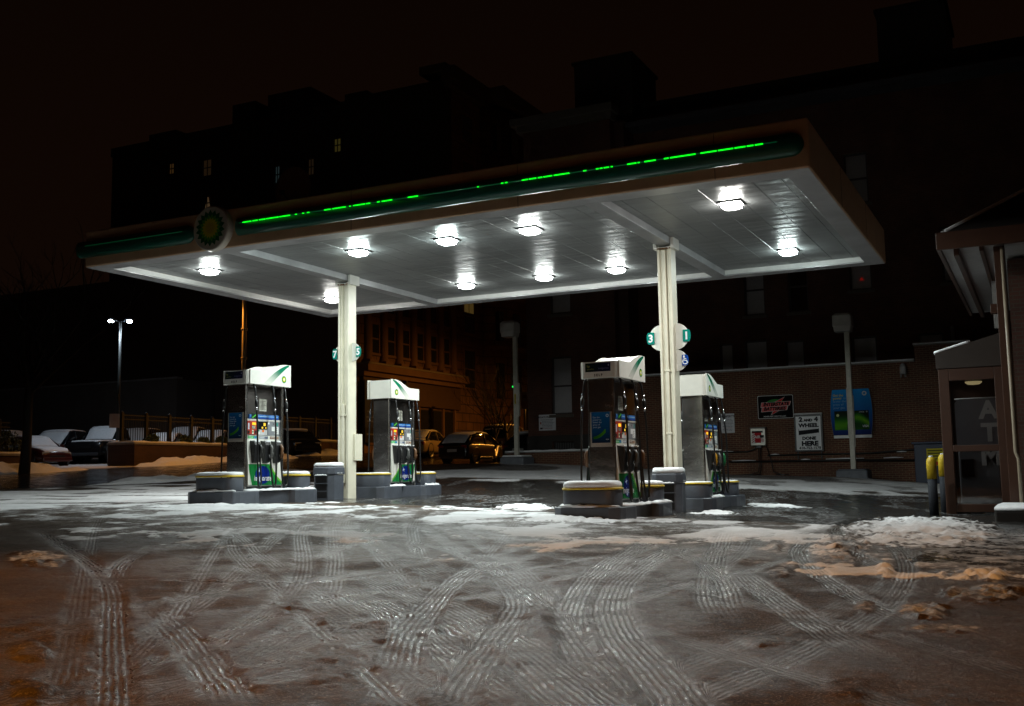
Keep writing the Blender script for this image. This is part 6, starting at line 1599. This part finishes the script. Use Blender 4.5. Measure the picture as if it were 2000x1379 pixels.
# twin headed lamp of the lot, lit
tl = thing('twin_street_lamp', 'tall twin headed street lamp shining blue white over the parking lot', 'street lamp', (-40.1, 37.9, gz(-40.1, 37.9) - .05)); zz = gz(-40.1, 37.9) - .05
mb = MB(); mb.tube([(0, 0, 0), (0, 0, 7.0)], [.09, .06], 10); mb.build('pole', mk('pole_green', (.018, .022, .02), .5), tl)
xd = Vector((.79, .61, 0))
for s_, ln in ((-1, .42), (1, .42)):
    mb = MB(); mb.tube([(0, 0, 6.95), tuple(xd * s_ * .25 + Vector((0, 0, 7.05)))], .03, 6); a = xd * s_ * (.22); e2 = xd * s_ * (.22 + ln)
    mb.tube([tuple(a + Vector((0, 0, 7.07))), tuple((a + e2) / 2 + Vector((0, 0, 7.1))), tuple(e2 + Vector((0, 0, 7.07)))], [.07, .12, .08], 10); hd_ = mb.build('lamp_head', DGREY, tl)
    mb = MB(); m_ = (a + e2) / 2; mb.lathe([(.0, -.09), (.10, -.07), (.14, .0), (.12, .05)], tuple(m_ + Vector((0, -.02, 7.0))), 'z', 14)
    mb.build('lamp_glass', mk('cold_lamp', (.8, .8, .9), .4, var=0, emit=40 if s_ < 0 else 16, ecol=(.72, .86, 1.0)), hd_)
mb = MB(); mb.box(.0, .06, -.32, .32, 1.55, 2.25) if False else None
F = Fr((.0, -.10, 1.78), (.79, .61, 0), (0, 0, 1)); mb = MB(); mb.slab(F, -.33, .33, 0, .68, 0, .02); mb.build('lot_sign', mk('lot_sign', (.30, .24, .21), .6, var=.08), tl)

SOD = (1.0, .40, .055)
def lamp(name, loc, power, col, rad=.12, aim=None, wide=130):
    l = bpy.data.lights.new(name, 'SPOT' if aim else 'POINT'); l.energy = power; l.color = col; l.shadow_soft_size = rad
    if aim: l.spot_size = math.radians(wide); l.spot_blend = .5
    o = bpy.data.objects.new(name, l); COL.objects.link(o); o.location = loc
    if aim: o.rotation_euler = (Vector(aim) - Vector(loc)).to_track_quat('-Z', 'Y').to_euler()
    return o
def sodium_lamp(x, y, h, arm, power, label, rad=.14, aim=None, wide=130):
    z = gz(x, y) - .05
    s = thing('sodium_lamp', label, 'street lamp', (x, y, z), 0, 'sodium street lamps')
    ax, ay = arm
    mb = MB(); mb.tube([(0, 0, 0), (0, 0, h * .5), (0, 0, h)], [.11, .095, .08], 10)
    for q in (.63, .80): mb.tube([(0, 0, h * q), (0, 0, h * q + .10)], .13, 10)
    mb.build('pole', mk('tan_pole', (.52, .40, .24), .5, var=.1), s)
    mb = MB(); mb.tube([(0, 0, h - .05), (ax * .4, ay * .4, h + .45), (ax, ay, h + .6)], .045, 8); mb.build('arm', mk('tan_pole', (.52, .40, .24), .5), s)
    mb = MB(); mb.tube([(ax * .92, ay * .92, h + .6), (ax * 1.1, ay * 1.1, h + .64), (ax * 1.4, ay * 1.4, h + .62)], [.10, .17, .10], 10); hd_ = mb.build('lamp_head', DGREY, s)
    mb = MB(); mb.lathe([(.0, -.16), (.10, -.13), (.15, .0), (.12, .05)], (ax * 1.15, ay * 1.15, h + .50), 'z', 14); mb.build('lamp_glass', mk('sodium_glass', (.8, .5, .2), .4, var=0, emit=25, ecol=SOD), hd_)
    lamp('sodium_light', (x + ax * 1.15, y + ay * 1.15, z + h + .26), power, SOD, rad, aim, wide)
sodium_lamp(-29.85, 34.95, 7.2, (-.75, .3), 850, 'tan lamp pole glowing orange, its head hidden above the canopy edge', aim=(-31.5, 35.5, 0), wide=125)
sodium_lamp(-19.2, 59, 8.0, (-1.2, .3), 4200, 'sodium street lamp down the side street, hidden by the dark building', aim=(-24, 59, 0), wide=150)
sodium_lamp(-10.0, -5.5, 7.0, (.5, 1.0), 6500, 'sodium street lamp at the near left edge of the forecourt, out of the picture', aim=(-4.6, 1.6, -.8), wide=62)
sodium_lamp(7.5, -9.0, 7.5, (-.6, .9), 2300, 'sodium street lamp at the near right edge of the forecourt, out of the picture', aim=(0.3, 2.2, -.8), wide=46)
for s_ in (-1, 1):
    lamp('cold_street_light', (-40.1 + .79 * s_ * .43, 37.9 + .61 * s_ * .43, gz(-40.1, 37.9) + 6.75), 260 if s_ < 0 else 140, (.72, .86, 1.0), .12, (-42 + 2 * s_, 38.5, .8), 150)

# only the lamp skirts are sampled as mesh lights; every other glow is found by chance
for m in bpy.data.materials:
    if not m.name.startswith(('lamp_skirt', 'cold_lamp')): m.cycles.emission_sampling = 'NONE'
